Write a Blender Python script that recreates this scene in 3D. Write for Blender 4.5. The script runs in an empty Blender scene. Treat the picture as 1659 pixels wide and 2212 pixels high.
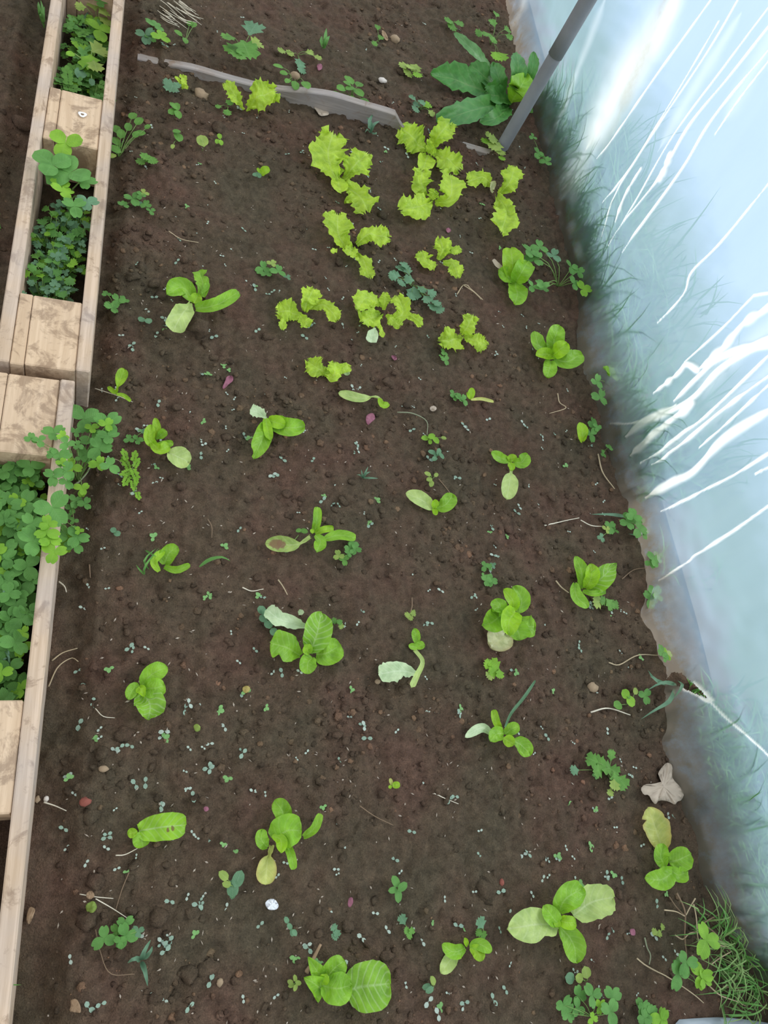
import bpy, math, random
import numpy as np
from mathutils import Vector, Matrix
S = bpy.context.scene
COL = S.collection
random.seed(7)
RNG = np.random.default_rng(11)

# ------------------------------------------------------------------ camera
F_PX, W_PX, H_PX = 1631.2, 1659, 2212
ROT = np.array([[0.93078289, -0.08711745, 0.35504050], [-0.07557733, 0.90435330, 0.42003950], [-0.35767482, -0.41779860, 0.83517247]])
CAM = np.array([0.16846, -0.78746, 1.13886 + 0.09])
cd = bpy.data.cameras.new('camera')
cam = bpy.data.objects.new('camera', cd)
COL.objects.link(cam)
cd.sensor_fit = 'VERTICAL'
cd.sensor_height = 36.0
cd.lens = 36.0 * F_PX / H_PX
cd.clip_start, cd.clip_end = 0.02, 100
u_, s_, v_ = np.linalg.svd(ROT)
RT = (u_ @ v_).T
cam.matrix_world = Matrix([list(RT[i]) + [CAM[i]] for i in range(3)] + [[0, 0, 0, 1]])
S.camera = cam

# ------------------------------------------------------------------ world, sun, exposure
wd = bpy.data.worlds.new('overcast_sky')
S.world = wd
wd.use_nodes = True
bg = wd.node_tree.nodes['Background']
bg.inputs[0].default_value = (0.90, 0.96, 1.0, 1)
bg.inputs[1].default_value = 1.0
sd = bpy.data.lights.new('sun', 'SUN')
sd.energy = 2.2
sd.angle = math.radians(25)
sd.color = (1.0, 0.97, 0.92)
sun = bpy.data.objects.new('sun', sd)
COL.objects.link(sun)
sun.rotation_euler = Vector((-0.80, -0.10, -0.60)).to_track_quat('-Z', 'Y').to_euler()
sun.location = (4, 2, 4)
S.view_settings.view_transform = 'Standard'
S.view_settings.look = 'None'
S.view_settings.gamma = 1.0
S.view_settings.use_curve_mapping = False
S.view_settings.exposure = 0.35
S.cycles.use_denoising = True
S.cycles.max_bounces = 8
S.cycles.transparent_max_bounces = 12

# ------------------------------------------------------------------ noise and the shape of the ground
TAB = np.random.default_rng(3).random((256, 256))


def vn(x, y, seed=0):
    x = np.asarray(x, float) + seed * 17.31
    y = np.asarray(y, float) + seed * 9.77
    xi, yi = np.floor(x).astype(int), np.floor(y).astype(int)
    fx, fy = x - xi, y - yi
    fx, fy = fx * fx * (3 - 2 * fx), fy * fy * (3 - 2 * fy)
    a, b = TAB[xi & 255, yi & 255], TAB[(xi + 1) & 255, yi & 255]
    c, d = TAB[xi & 255, (yi + 1) & 255], TAB[(xi + 1) & 255, (yi + 1) & 255]
    return (a * (1 - fx) + b * fx) * (1 - fy) + (c * (1 - fx) + d * fx) * fy - 0.5


def ground(x, y):
    x, y = np.asarray(x, float), np.asarray(y, float)
    h = 0.016 * vn(x * 4, y * 4, 1) + 0.012 * vn(x * 13, y * 13, 2)
    lump = vn(x * 34, y * 34, 3)
    h = h + 0.012 * np.clip(lump, -0.12, 1) + 0.009 * vn(x * 75, y * 75, 4) + 0.0065 * vn(x * 160, y * 160, 5)
    inside = np.clip((0.125 - np.abs(x - 0.06)) / 0.03, 0, 1)
    return h - 0.02 * inside - 0.004


def unproj(px, py, z):
    d = RT @ np.array([px - (W_PX / 2), -(py - H_PX / 2), -F_PX])
    return CAM + d * ((z - CAM[2]) / d[2])


def G(px, py, dz=0.0):
    z = 0.0
    for _ in range(3):
        p = unproj(px, py, z + dz)
        z = float(ground(p[0], p[1]))
    p = unproj(px, py, z + dz)
    return np.array([p[0], p[1], z + dz])


def on_x(px, py, X):
    d = RT @ np.array([px - (W_PX / 2), -(py - H_PX / 2), -F_PX])
    return CAM + d * ((X - CAM[0]) / d[0])


def mpp(p):
    """metres per pixel at point p"""
    return float(-(RT.T @ (np.asarray(p) - CAM))[2] / F_PX)


CR = {'A': (0, 0, 2.9625), 'B': (0, 500, 2.9625), 'C': (0, 1000, 2.9625), 'D': (0, 1500, 2.9625), 'E': (540, 0, 2.9625),
      'F': (1000, 0, 2.5174), 'G': (540, 440, 2.9625), 'H': (1000, 500, 2.5174), 'I': (500, 950, 2.9625), 'J': (1000, 1050, 2.5174),
      'K': (500, 1450, 2.9036), 'M': (1000, 1600, 2.5174), 'P': (0, 0, 1.0), 'Q': (0, 780, 5.53), 'R': (0, 1040, 4.808), 'T': (60, 250, 8.195), 'U': (60, 0, 8.295), 'V': (1359, 1850, 5.53)}


def cp(c, x, y):
    o = CR[c]
    return o[0] + x / o[2], o[1] + y / o[2]


# ------------------------------------------------------------------ materials
def mat(name):
    m = bpy.data.materials.new(name)
    m.use_nodes = True
    nt = m.node_tree
    for n in list(nt.nodes):
        nt.nodes.remove(n)
    out = nt.nodes.new('ShaderNodeOutputMaterial')

    def N(t, inp=None, **kw):
        n = nt.nodes.new('ShaderNode' + t)
        for k, v in kw.items():
            setattr(n, k, v)
        for k, v in (inp or {}).items():
            if isinstance(v, bpy.types.NodeSocket):
                nt.links.new(v, n.inputs[k])
            else:
                n.inputs[k].default_value = v
        return n

    def ramp(fac, stops):
        r = N('ValToRGB', {0: fac})
        el = r.color_ramp.elements
        while len(el) < len(stops):
            el.new(0.5)
        for e, (p, c) in zip(el, stops):
            e.position = p
            e.color = tuple(c) + (1,) if len(c) == 3 else c
        return r.outputs[0]

    def mix(f, a, b, blend='MIX'):
        n = N('Mix', data_type='RGBA', blend_type=blend)
        for k, v in ((0, f), (6, a), (7, b)):
            if isinstance(v, bpy.types.NodeSocket):
                nt.links.new(v, n.inputs[k])
            else:
                n.inputs[k].default_value = v if k == 0 else tuple(v) + (1,)
        return n.outputs[2]

    def math_(op, a, b=0.0, c=0.0, clamp=False):
        return N('Math', {0: a, 1: b, 2: c}, operation=op, use_clamp=clamp).outputs[0]

    def done(s):
        nt.links.new(s, out.inputs[0])
        return m
    return N, ramp, mix, math_, done


def soil_mat(name, gain=1.0, isl=False):
    N, ramp, mix, math_, done = mat(name)
    pos = N('NewGeometry').outputs['Position']
    big = N('TexNoise', {'Vector': pos, 'Scale': 5.5, 'Detail': 4.0, 'Roughness': 0.6}).outputs[0]
    mid = N('TexNoise', {'Vector': pos, 'Scale': 60.0, 'Detail': 5.0, 'Roughness': 0.7}).outputs[0]
    fine = N('TexNoise', {'Vector': pos, 'Scale': 420.0, 'Detail': 3.0, 'Roughness': 0.7}).outputs[0]
    g = gain
    a = ramp(big, [(0.35, (0.083 * g, 0.066 * g, 0.043 * g)), (0.5, (0.094 * g, 0.066 * g, 0.044 * g)), (0.66, (0.106 * g, 0.063 * g, 0.045 * g))])
    if isl:
        a = mix(1.0, a, ramp(N('NewGeometry').outputs['Random Per Island'], [(0, (.6, .6, .6)), (.6, (1.0, 1.0, 1.0)), (.9, (1.5, 1.4, 1.3)), (1, (2.3, 2.0, 1.8))]), 'MULTIPLY')
    b = ramp(mid, [(0.3, (0.60, 0.60, 0.60)), (0.55, (1.0, 1.0, 1.0)), (0.75, (1.35, 1.33, 1.3))])
    c = ramp(fine, [(0.3, (0.66, 0.66, 0.66)), (0.6, (1.05, 1.03, 1.0)), (0.78, (1.7, 1.66, 1.6))])
    col = mix(1.0, mix(1.0, a, b, 'MULTIPLY'), c, 'MULTIPLY')
    h = math_('ADD', math_('MULTIPLY', mid, 0.6), math_('MULTIPLY', fine, 0.4))
    bmp = N('Bump', {'Height': h, 'Strength': 1.0, 'Distance': 0.010})
    p = N('BsdfPrincipled', {'Base Color': col, 'Roughness': 0.95, 'Specular IOR Level': 0.15, 'Normal': bmp.outputs[0]})
    return done(p.outputs[0])


def leaf_mat(name, base, rib, trans, tf=0.38, crinkle=0.5, blotch=None, rough=0.42, edge=None, vein=0.20):
    N, ramp, mix, math_, done = mat(name)
    uv = N('UVMap').outputs[0]
    sep = N('SeparateXYZ', {0: uv})
    u = math_('ABSOLUTE', math_('MULTIPLY_ADD', sep.outputs[0], 2.0, -1.0))
    v = sep.outputs[1]
    pos = N('NewGeometry').outputs['Position']
    oi = N('ObjectInfo').outputs['Random']
    n1 = N('TexNoise', {'Vector': pos, 'Scale': 60.0, 'Detail': 3.0}).outputs[0]
    n2 = N('TexNoise', {'Vector': pos, 'Scale': 260.0, 'Detail': 2.0}).outputs[0]
    n3 = N('TexNoise', {'Vector': pos, 'Scale': 24.0, 'Detail': 2.0}).outputs[0]
    dark = (base[0] * 0.62, base[1] * 0.72, base[2] * 0.6)
    light = tuple(min(1, c * 1.18) for c in base)
    col = mix(ramp(math_('MULTIPLY_ADD', n1, 0.55, math_('MULTIPLY', n3, 0.45)), [(0.34, (0, 0, 0)), (0.62, (1, 1, 1))]), dark, light)
    col = mix(math_('MULTIPLY', oi, 0.3), col, tuple(c * 0.8 for c in base))
    mid = math_('SUBTRACT', 1.0, math_('MULTIPLY', u, math_('MULTIPLY_ADD', v, 9.0, 7.0)), clamp=True)
    side = math_('SINE', math_('MULTIPLY', math_('SUBTRACT', v, math_('MULTIPLY', u, 0.22)), 44.0))
    sv = math_('MULTIPLY', math_('POWER', math_('MULTIPLY_ADD', side, 0.5, 0.5), 6.0), vein)
    col = mix(math_('MULTIPLY', mid, 0.55), col, rib)
    col = mix(sv, col, rib)
    if edge:
        col = mix(math_('MULTIPLY', math_('POWER', u, 6.0), 0.8), col, edge)
    if blotch:
        bc, spots = blotch
        uu = sep.outputs[0]
        n4 = N('TexNoise', {'Vector': pos, 'Scale': 240.0, 'Detail': 3.0}).outputs[0]
        for (su, sv_, ru, rv) in spots:
            du = math_('POWER', math_('DIVIDE', math_('SUBTRACT', uu, su), ru), 2.0)
            dv = math_('POWER', math_('DIVIDE', math_('SUBTRACT', v, sv_), rv), 2.0)
            dd = math_('ADD', math_('ADD', du, dv), math_('MULTIPLY', math_('SUBTRACT', n4, 0.5), 1.6))
            bl = math_('MULTIPLY', math_('SUBTRACT', 1.0, dd), 2.2, clamp=True)
            col = mix(math_('MULTIPLY', bl, 0.9), col, bc)
    hgt = math_('ADD', math_('MULTIPLY', n2, crinkle), math_('MULTIPLY', sv, -0.8))
    bmp = N('Bump', {'Height': hgt, 'Strength': 0.5, 'Distance': 0.003})
    p = N('BsdfPrincipled', {'Base Color': col, 'Roughness': rough, 'Specular IOR Level': 0.35, 'Normal': bmp.outputs[0]})
    t = N('BsdfTranslucent', {'Color': mix(0.5, col, trans), 'Normal': bmp.outputs[0]})
    m = N('MixShader', {0: tf, 1: p.outputs[0], 2: t.outputs[0]})
    return done(m.outputs[0])


def flat_mat(name, c, rough=0.7, var=0.25, scale=150.0, spec=0.3, tf=0.0, metal=0.0):
    N, ramp, mix, math_, done = mat(name)
    pos = N('NewGeometry').outputs['Position']
    n1 = N('TexNoise', {'Vector': pos, 'Scale': scale, 'Detail': 4.0}).outputs[0]
    col = mix(n1, tuple(x * (1 - var) for x in c), tuple(min(1, x * (1 + var)) for x in c))
    bmp = N('Bump', {'Height': n1, 'Strength': 0.4, 'Distance': 0.003})
    p = N('BsdfPrincipled', {'Base Color': col, 'Roughness': rough, 'Specular IOR Level': spec, 'Metallic': metal, 'Normal': bmp.outputs[0]})
    if tf:
        t = N('BsdfTranslucent', {'Color': col})
        return done(N('MixShader', {0: tf, 1: p.outputs[0], 2: t.outputs[0]}).outputs[0])
    return done(p.outputs[0])


def wood_mat(name, light, dark, dirt=0.5, axis='Y', grey=0.0):
    """planed softwood: grain along one axis, knots of dirt rubbed into it"""
    N, ramp, mix, math_, done = mat(name)
    tc = N('TexCoord').outputs['Object']
    oi = N('ObjectInfo').outputs['Random']
    sc = {'Y': (70, 3, 70), 'X': (3, 70, 70), 'Z': (60, 60, 4)}[axis]
    v = N('Mapping', {'Vector': tc, 'Location': (0, 0, 0), 'Scale': sc})
    v2 = N('VectorMath', {0: v.outputs[0], 1: oi}, operation='ADD')
    g = N('TexNoise', {'Vector': v2.outputs[0], 'Scale': 1.6, 'Detail': 5.0, 'Roughness': 0.65, 'Distortion': 0.4}).outputs[0]
    col = ramp(g, [(0.30, dark), (0.5, tuple((a + b) / 2 for a, b in zip(dark, light))), (0.62, light)])
    d1 = N('TexNoise', {'Vector': tc, 'Scale': 21.0, 'Detail': 6.0, 'Roughness': 0.72, 'Distortion': 0.6}).outputs[0]
    dm = ramp(d1, [(0.60 - 0.12 * dirt, (0, 0, 0)), (0.68 - 0.1 * dirt, (1, 1, 1))])
    col = mix(math_('MULTIPLY', dm, 0.62), col, (0.20, 0.125, 0.075))
    w1 = N('TexNoise', {'Vector': tc, 'Scale': 7.0, 'Detail': 3.0}).outputs[0]
    gm = ramp(w1, [(0.42, (0, 0, 0)), (0.62, (1, 1, 1))])
    col = mix(math_('MULTIPLY', gm, grey), col, (0.36, 0.33, 0.33))
    bmp = N('Bump', {'Height': g, 'Strength': 0.35, 'Distance': 0.002})
    p = N('BsdfPrincipled', {'Base Color': col, 'Roughness': 0.8, 'Specular IOR Level': 0.2, 'Normal': bmp.outputs[0]})
    return done(p.outputs[0])


def film_mat():
    """thin hazy polythene: it scatters most of what passes; glare on creases and bands is painted in white, splashed soil dulls the foot"""
    N, ramp, mix, math_, done = mat('greenhouse_film')
    pos = N('NewGeometry').outputs['Position']
    z = N('SeparateXYZ', {0: pos}).outputs[2]
    n1 = N('TexNoise', {'Vector': N('Mapping', {'Vector': pos, 'Scale': (6, 9, 2.2)}).outputs[0], 'Scale': 1.0, 'Detail': 5.0, 'Roughness': 0.6}).outputs[0]
    n2 = N('TexNoise', {'Vector': pos, 'Scale': 26.0, 'Detail': 5.0, 'Roughness': 0.7}).outputs[0]
    low = math_('SUBTRACT', 1.0, math_('MULTIPLY', z, 12.0), clamp=True)
    dirt = math_('MULTIPLY', low, math_('MULTIPLY_ADD', n2, 3.4, -0.5), clamp=True)
    cr = N('Attribute', attribute_name='film_glare').outputs['Fac']
    tan = N('Attribute', attribute_name='grime').outputs['Fac']
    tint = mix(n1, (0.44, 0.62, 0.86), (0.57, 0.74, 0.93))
    tint = mix(cr, tint, (0.97, 0.99, 0.99))  # glare painted into the film colour as white
    tint = mix(math_('MULTIPLY', tan, n2), tint, (0.52, 0.48, 0.36))
    tint = mix(math_('MULTIPLY', dirt, 0.9), tint, (0.42, 0.34, 0.25))
    t = N('BsdfTranslucent', {'Color': tint})
    d = N('BsdfDiffuse', {'Color': tint})
    td = N('MixShader', {0: 0.20, 1: t.outputs[0], 2: d.outputs[0]})
    clear = N('BsdfTransparent', {'Color': (0.93, 0.97, 0.98, 1)})
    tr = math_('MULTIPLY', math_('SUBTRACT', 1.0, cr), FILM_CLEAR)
    a = N('MixShader', {0: tr, 1: td.outputs[0], 2: clear.outputs[0]})
    g = N('BsdfGlossy', {'Color': (1, 1, 1, 1), 'Roughness': 0.3})
    b = N('MixShader', {0: 0.04, 1: a.outputs[0], 2: g.outputs[0]})
    return done(b.outputs[0])


FILM_CLEAR = 0.50
M = {}
M['soil'] = soil_mat('dark_garden_soil', 1.28)
M['clod'] = soil_mat('soil_clod', 1.22)
M['crumb'] = soil_mat('soil_crumb', 1.36, True)
M['frill'] = leaf_mat('frilled_lettuce_leaf', (0.49, 0.68, 0.055), (0.60, 0.76, 0.20), (0.60, 0.80, 0.05), 0.36, 1.2)
M['cos'] = leaf_mat('cos_lettuce_leaf', (0.26, 0.50, 0.034), (0.42, 0.62, 0.17), (0.40, 0.70, 0.02), 0.34, 0.6)
M['cos2'] = leaf_mat('young_cos_leaf', (0.34, 0.58, 0.025), (0.47, 0.65, 0.14), (0.46, 0.74, 0.02), 0.38, 0.5)
M['pale'] = leaf_mat('pale_leaf', (0.50, 0.62, 0.20), (0.64, 0.72, 0.38), (0.55, 0.7, 0.2), 0.3, 0.5)
M['ribbed'] = leaf_mat('ribbed_cos_leaf', (0.25, 0.48, 0.04), (0.50, 0.68, 0.28), (0.40, 0.70, 0.02), 0.34, 0.6, vein=0.5)
M['white'] = leaf_mat('bleached_leaf', (0.58, 0.70, 0.42), (0.72, 0.80, 0.58), (0.6, 0.72, 0.4), 0.25, 0.5)
M['yellow'] = leaf_mat('yellowing_leaf', (0.56, 0.58, 0.16), (0.64, 0.66, 0.28), (0.6, 0.62, 0.12), 0.3, 0.4, edge=(0.50, 0.36, 0.12))
M['cream'] = leaf_mat('cream_old_leaf', (0.66, 0.62, 0.36), (0.72, 0.70, 0.48), (0.6, 0.6, 0.3), 0.25, 0.4, edge=(0.45, 0.32, 0.16))
M['spot'] = leaf_mat('spotted_leaf', (0.29, 0.54, 0.03), (0.55, 0.68, 0.34), (0.36, 0.66, 0.03), 0.34, 0.3, ((0.20, 0.12, 0.05), [(.62, .62, .10, .035), (.58, .72, .13, .04)]))
M['rot'] = leaf_mat('rotting_leaf', (0.36, 0.46, 0.12), (0.55, 0.6, 0.3), (0.4, 0.5, 0.1), 0.3, 0.4, ((0.22, 0.12, 0.06), [(.5, .80, .36, .15), (.5, .68, .3, .1)]))
M['dock'] = leaf_mat('broad_weed_leaf', (0.085, 0.26, 0.055), (0.22, 0.36, 0.12), (0.12, 0.32, 0.03), 0.28, 0.5)
M['dock2'] = leaf_mat('pale_weed_leaf', (0.17, 0.34, 0.13), (0.28, 0.42, 0.2), (0.2, 0.4, 0.1), 0.28, 0.5)
M['clover'] = leaf_mat('clover_leaf', (0.13, 0.31, 0.07), (0.16, 0.34, 0.10), (0.20, 0.45, 0.04), 0.3, 0.15, rough=0.6)
M['clover2'] = leaf_mat('young_clover_leaf', (0.25, 0.48, 0.04), (0.27, 0.48, 0.08), (0.34, 0.6, 0.03), 0.35, 0.15, rough=0.6)
M['bluegreen'] = leaf_mat('bluegreen_leaf', (0.14, 0.27, 0.15), (0.2, 0.34, 0.2), (0.2, 0.4, 0.15), 0.25, 0.3, rough=0.65)
M['weed'] = leaf_mat('weed_leaf', (0.13, 0.30, 0.05), (0.2, 0.38, 0.1), (0.24, 0.48, 0.05), 0.3, 0.3, rough=0.6)
M['weed2'] = leaf_mat('yellowish_weed_leaf', (0.32, 0.42, 0.09), (0.4, 0.5, 0.18), (0.4, 0.5, 0.06), 0.3, 0.3, rough=0.6)
M['seed1'] = flat_mat('seed_leaf', (0.27, 0.38, 0.29), 0.6, 0.2, tf=0.2)
M['seed2'] = flat_mat('pale_seed_leaf', (0.42, 0.50, 0.42), 0.6, 0.2, tf=0.2)
M['seed3'] = flat_mat('green_seed_leaf', (0.20, 0.40, 0.13), 0.6, 0.2, tf=0.2)
M['stem'] = flat_mat('green_stem', (0.20, 0.33, 0.09), 0.6, 0.2, tf=0.1)
M['stalk'] = flat_mat('grey_stalk', (0.22, 0.24, 0.15), 0.7, 0.2)
M['grass'] = flat_mat('grass_blade', (0.13, 0.31, 0.07), 0.55, 0.35, 30, tf=0.3)
M['grass2'] = flat_mat('bluish_grass_blade', (0.15, 0.28, 0.17), 0.55, 0.3, 30, tf=0.3)
M['grass3'] = flat_mat('pale_grass_blade', (0.24, 0.36, 0.12), 0.6, 0.4, 30, tf=0.3)
M['flap'] = flat_mat('grey_plastic', (0.30, 0.34, 0.37), 0.5, 0.15, 30)
M['straw'] = flat_mat('dry_straw', (0.42, 0.33, 0.21), 0.8, 0.3, 60)
M['straw2'] = flat_mat('bleached_straw', (0.62, 0.56, 0.44), 0.8, 0.25, 60)
M['twig'] = flat_mat('brown_twig', (0.20, 0.135, 0.085), 0.85, 0.3, 60)
M['dry'] = flat_mat('dry_leaf', (0.50, 0.41, 0.32), 0.8, 0.28, 45, tf=0.1)
M['bark'] = flat_mat('brown_scrap', (0.30, 0.20, 0.12), 0.85, 0.3, 60)
M['stone'] = flat_mat('tan_stone', (0.30, 0.215, 0.135), 0.85, 0.25, 120)
M['brickred'] = flat_mat('brick_scrap', (0.24, 0.075, 0.055), 0.9, 0.3, 140)
M['white_stone'] = flat_mat('white_pebble', (0.60, 0.54, 0.48), 0.6, 0.15, 100)
M['petal'] = flat_mat('pink_petal', (0.34, 0.13, 0.18), 0.7, 0.3, 100, tf=0.2)
M['foil'] = flat_mat('crumpled_foil', (0.80, 0.82, 0.86), 0.35, 0.15, 90, 0.6)
M['paint'] = flat_mat('white_paint', (0.85, 0.85, 0.84), 0.6, 0.05)
M['flake'] = flat_mat('pale_chaff', (0.42, 0.35, 0.28), 0.8, 0.4, 300)
M['pole'] = flat_mat('galvanised_tube', (0.20, 0.205, 0.215), 0.6, 0.25, 25, 0.4)
M['board'] = wood_mat('pallet_board', (0.60, 0.45, 0.33), (0.42, 0.30, 0.20), 0.6, 'Y', 0.4)
M['block'] = wood_mat('pallet_block', (0.63, 0.46, 0.31), (0.50, 0.35, 0.225), 1.0, 'Y', 0.08)
M['plank'] = wood_mat('weathered_plank', (0.34, 0.29, 0.25), (0.20, 0.165, 0.14), 0.3, 'X', 0.5)
M['film'] = film_mat()


# ------------------------------------------------------------------ object helpers
def mesh(name, v, f, m, uv=None, smooth=True):
    me = bpy.data.meshes.new(name)
    me.from_pydata([tuple(map(float, p)) for p in v], [], [tuple(map(int, q)) for q in f])
    if m:
        me.materials.append(m)
    if uv is not None:
        l = me.uv_layers.new(name='UVMap')
        idx = np.empty(len(me.loops), dtype=np.int32)
        me.loops.foreach_get('vertex_index', idx)
        l.data.foreach_set('uv', np.asarray(uv, dtype=np.float32)[idx].ravel())
    if smooth:
        me.polygons.foreach_set('use_smooth', [True] * len(me.polygons))
    me.update()
    return me


def link(name, me, parent=None):
    o = bpy.data.objects.new(name, me)
    COL.objects.link(o)
    if parent:
        o.parent = parent
    return o


def tag(o, label=None, cat=None, group=None, kind=None):
    for k, v in (('label', label), ('category', cat), ('group', group), ('kind', kind)):
        if v:
            o[k] = v
    return o


def thing(name, loc, label, cat, group=None):
    o = bpy.data.objects.new(name, None)
    COL.objects.link(o)
    o.empty_display_size = 0.02
    o.location = tuple(map(float, loc))
    return tag(o, label, cat, group)


def box(x0, x1, y0, y1, z0, z1, bev=0.0015, seg=1):
    """bevelled box: verts, faces"""
    import bmesh
    bm = bmesh.new()
    bmesh.ops.create_cube(bm, size=1)
    for v in bm.verts:
        v.co = Vector(((x0 + x1) / 2 + v.co.x * (x1 - x0), (y0 + y1) / 2 + v.co.y * (y1 - y0), (z0 + z1) / 2 + v.co.z * (z1 - z0)))
    bmesh.ops.bevel(bm, geom=list(bm.edges), offset=bev, segments=seg, affect='EDGES')
    bm.verts.index_update()
    r = [tuple(v.co) for v in bm.verts], [[v.index for v in f.verts] for f in bm.faces]
    bm.free()
    return r


def cat(parts):
    V, Fc, n = [], [], 0
    for v, f in parts:
        V += [tuple(p) for p in v]
        Fc += [[i + n for i in q] for q in f]
        n += len(v)
    return V, Fc


def spline(pts, n):
    """Catmull-Rom through pts, n samples at even arc length"""
    P = np.asarray(pts, float)
    if len(P) == 2:
        P = np.array([P[0], (P[0] + P[1]) / 2, P[1]])
    Q = np.vstack([2 * P[0] - P[1], P, 2 * P[-1] - P[-2]])
    out = []
    for i in range(1, len(Q) - 2):
        for t in np.linspace(0, 1, 12, endpoint=False):
            a, b, c, d = Q[i - 1:i + 3]
            out.append(0.5 * (2 * b + (c - a) * t + (2 * a - 5 * b + 4 * c - d) * t * t + (3 * b - a - 3 * c + d) * t ** 3))
    out.append(P[-1])
    out = np.array(out)
    s = np.r_[0, np.cumsum(np.linalg.norm(np.diff(out, axis=0), axis=1))]
    ss = np.asarray(n) * s[-1] if not np.isscalar(n) else np.linspace(0, s[-1], n)
    return np.stack([np.interp(ss, s, out[:, k]) for k in range(3)], 1)


def tube(pts, r0, r1=None, k=5, n=None):
    P = spline(pts, n or max(4, 4 * len(pts)))
    r1 = r0 if r1 is None else r1
    V, Fc = [], []
    T = np.gradient(P, axis=0)
    for i, p in enumerate(P):
        t = T[i] / (np.linalg.norm(T[i]) + 1e-9)
        a = np.cross(t, [0.31, 0.2, 0.93])
        a /= np.linalg.norm(a) + 1e-9
        b = np.cross(t, a)
        r = r0 + (r1 - r0) * i / (len(P) - 1)
        for j in range(k):
            w = 2 * math.pi * j / k
            V.append(p + r * (a * math.cos(w) + b * math.sin(w)))
    for i in range(len(P) - 1):
        for j in range(k):
            Fc.append([i * k + j, i * k + (j + 1) % k, (i + 1) * k + (j + 1) % k, (i + 1) * k + j])
    Fc += [list(range(k))[::-1], [(len(P) - 1) * k + j for j in range(k)]]
    return V, Fc


def sm(t):
    t = np.clip(t, 0, 1)
    return t * t * (3 - 2 * t)


def blade(t, a):
    t = np.clip(t, 0, 1)
    q = np.where(t < a, (a - t) / a, (t - a) / (1 - a))
    return np.sqrt(np.clip(1 - q * q, 0, 1))


def profile(kind, t):
    if kind == 'oval':
        return np.maximum(0.22 * (1 - sm((t - .3) / .3)) * (t < 1), blade(t, .58) ** 1.1)
    if kind == 'round':
        return np.maximum(0.25 * (t < .3), blade(t, .52) ** 0.8)
    if kind == 'spoon':
        return np.maximum(0.17 * (t < .6) + 0.08 * (t < .2), blade((t - .32) / .68, .58) * (t > .32))
    if kind == 'strap':
        return np.maximum(0.5 * (t < .4), blade(t, .62) ** 0.55)
    if kind == 'point':
        return np.maximum(0.25 * (t < .3), np.where(t < .4, blade(t, .4), (np.clip(1 - (t - .4) / .6, 0, 1)) ** 0.75))
    if kind == 'petiole':
        return 0.6 + 0.4 * sm(t) - 0.99 * sm((t - .93) / .07)
    if kind == 'cut':
        return (0.2 + 0.8 * sm(t / .55)) * np.where(t > .9, np.sqrt(np.clip(1 - ((t - .9) / .1) ** 2, 0, 1)) * .75 + .25, 1)
    # frilled: a fan that is widest near the end
    return (0.24 + 0.70 * sm(t / .5)) * np.where(t > .74, np.maximum(.3, np.sqrt(np.clip(1 - ((t - .74) / .26) ** 2.6, 0, 1))), 1)


def leaf_geo(ctrl, hw, kind='oval', cup=0.25, ruffle=0.0, jag=0.0, seed=0, na=16, nu=8, bites=(), wavy=0.0, lobes=0.0, teeth=0.0):
    """a leaf blade swept along ctrl (base to tip); hw half width; returns verts, faces, uv"""
    rng = np.random.default_rng(seed)
    t = (1 - np.cos(np.linspace(0, math.pi, na + 1))) / 2
    t = 0.6 * t + 0.4 * np.linspace(0, 1, na + 1)
    P = spline(ctrl, t)
    T = np.gradient(P, axis=0)
    T /= np.linalg.norm(T, axis=1)[:, None] + 1e-9
    view = CAM - P
    view /= np.linalg.norm(view, axis=1)[:, None]
    N0 = view * 0.5 + np.array([0, 0, 0.5])
    Sd = np.cross(T, N0)
    Sd /= np.linalg.norm(Sd, axis=1)[:, None] + 1e-9
    Nn = np.cross(Sd, T)
    w = profile(kind, t) * hw
    us = np.linspace(-1, 1, nu + 1)
    L = np.linalg.norm(np.diff(P, axis=0), axis=1).sum()
    ph, ph2, k1 = rng.random() * 6, rng.random() * 6, 5.5 + rng.random() * 2
    j1 = rng.normal(0, 1, (2, na + 1))
    lo = np.array([[math.sin(x * 6.28 * (1.6 + rng.random() * .2) + a) for x in t] for a in rng.random(2) * 6.28])
    V, uv = [], []
    for i in range(na + 1):
        for j, u in enumerate(us):
            s = 0 if u < 0 else 1
            e = abs(u) ** 3
            ww = w[i] * (1 + e * (jag * j1[s, i] + lobes * lo[s, i] + teeth * (1 if (i + s) % 3 == 0 else -.45) * (0.6 + 0.4 * j1[s, i])))
            for (bt, bs, bd, bw) in bites:
                if bs == s:
                    ww *= 1 - bd * math.exp(-((t[i] - bt) / bw) ** 2) * abs(u)
            zz = cup * ww * u * u - 0.06 * hw * (1 - u * u) * (w[i] > 0)
            zz += ruffle * hw * abs(u) ** 1.5 * math.sin(k1 * 6.28 * t[i] + (ph if s else ph2)) * min(1, w[i] / hw * 1.3)
            zz += wavy * hw * (vn(t[i] * 5, u * 2.2, seed) * 1.6)
            p = P[i] + Sd[i] * ww * u + Nn[i] * zz + T[i] * (jag * 0.5 * hw * e * j1[s, (i * 3 + 1) % (na + 1)])
            if teeth and i >= na - 6:
                p = p + T[i] * hw * teeth * 1.6 * (1 if j % 3 == 0 else -.4) * (i - na + 6) / 6
            V.append(p)
            uv.append((u * .5 + .5, t[i]))
    Fc = []
    for i in range(na):
        for j in range(nu):
            a = i * (nu + 1) + j
            Fc.append((a, a + 1, a + nu + 2, a + nu + 1))
    return np.array(V), Fc, uv


NL = [0]


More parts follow.
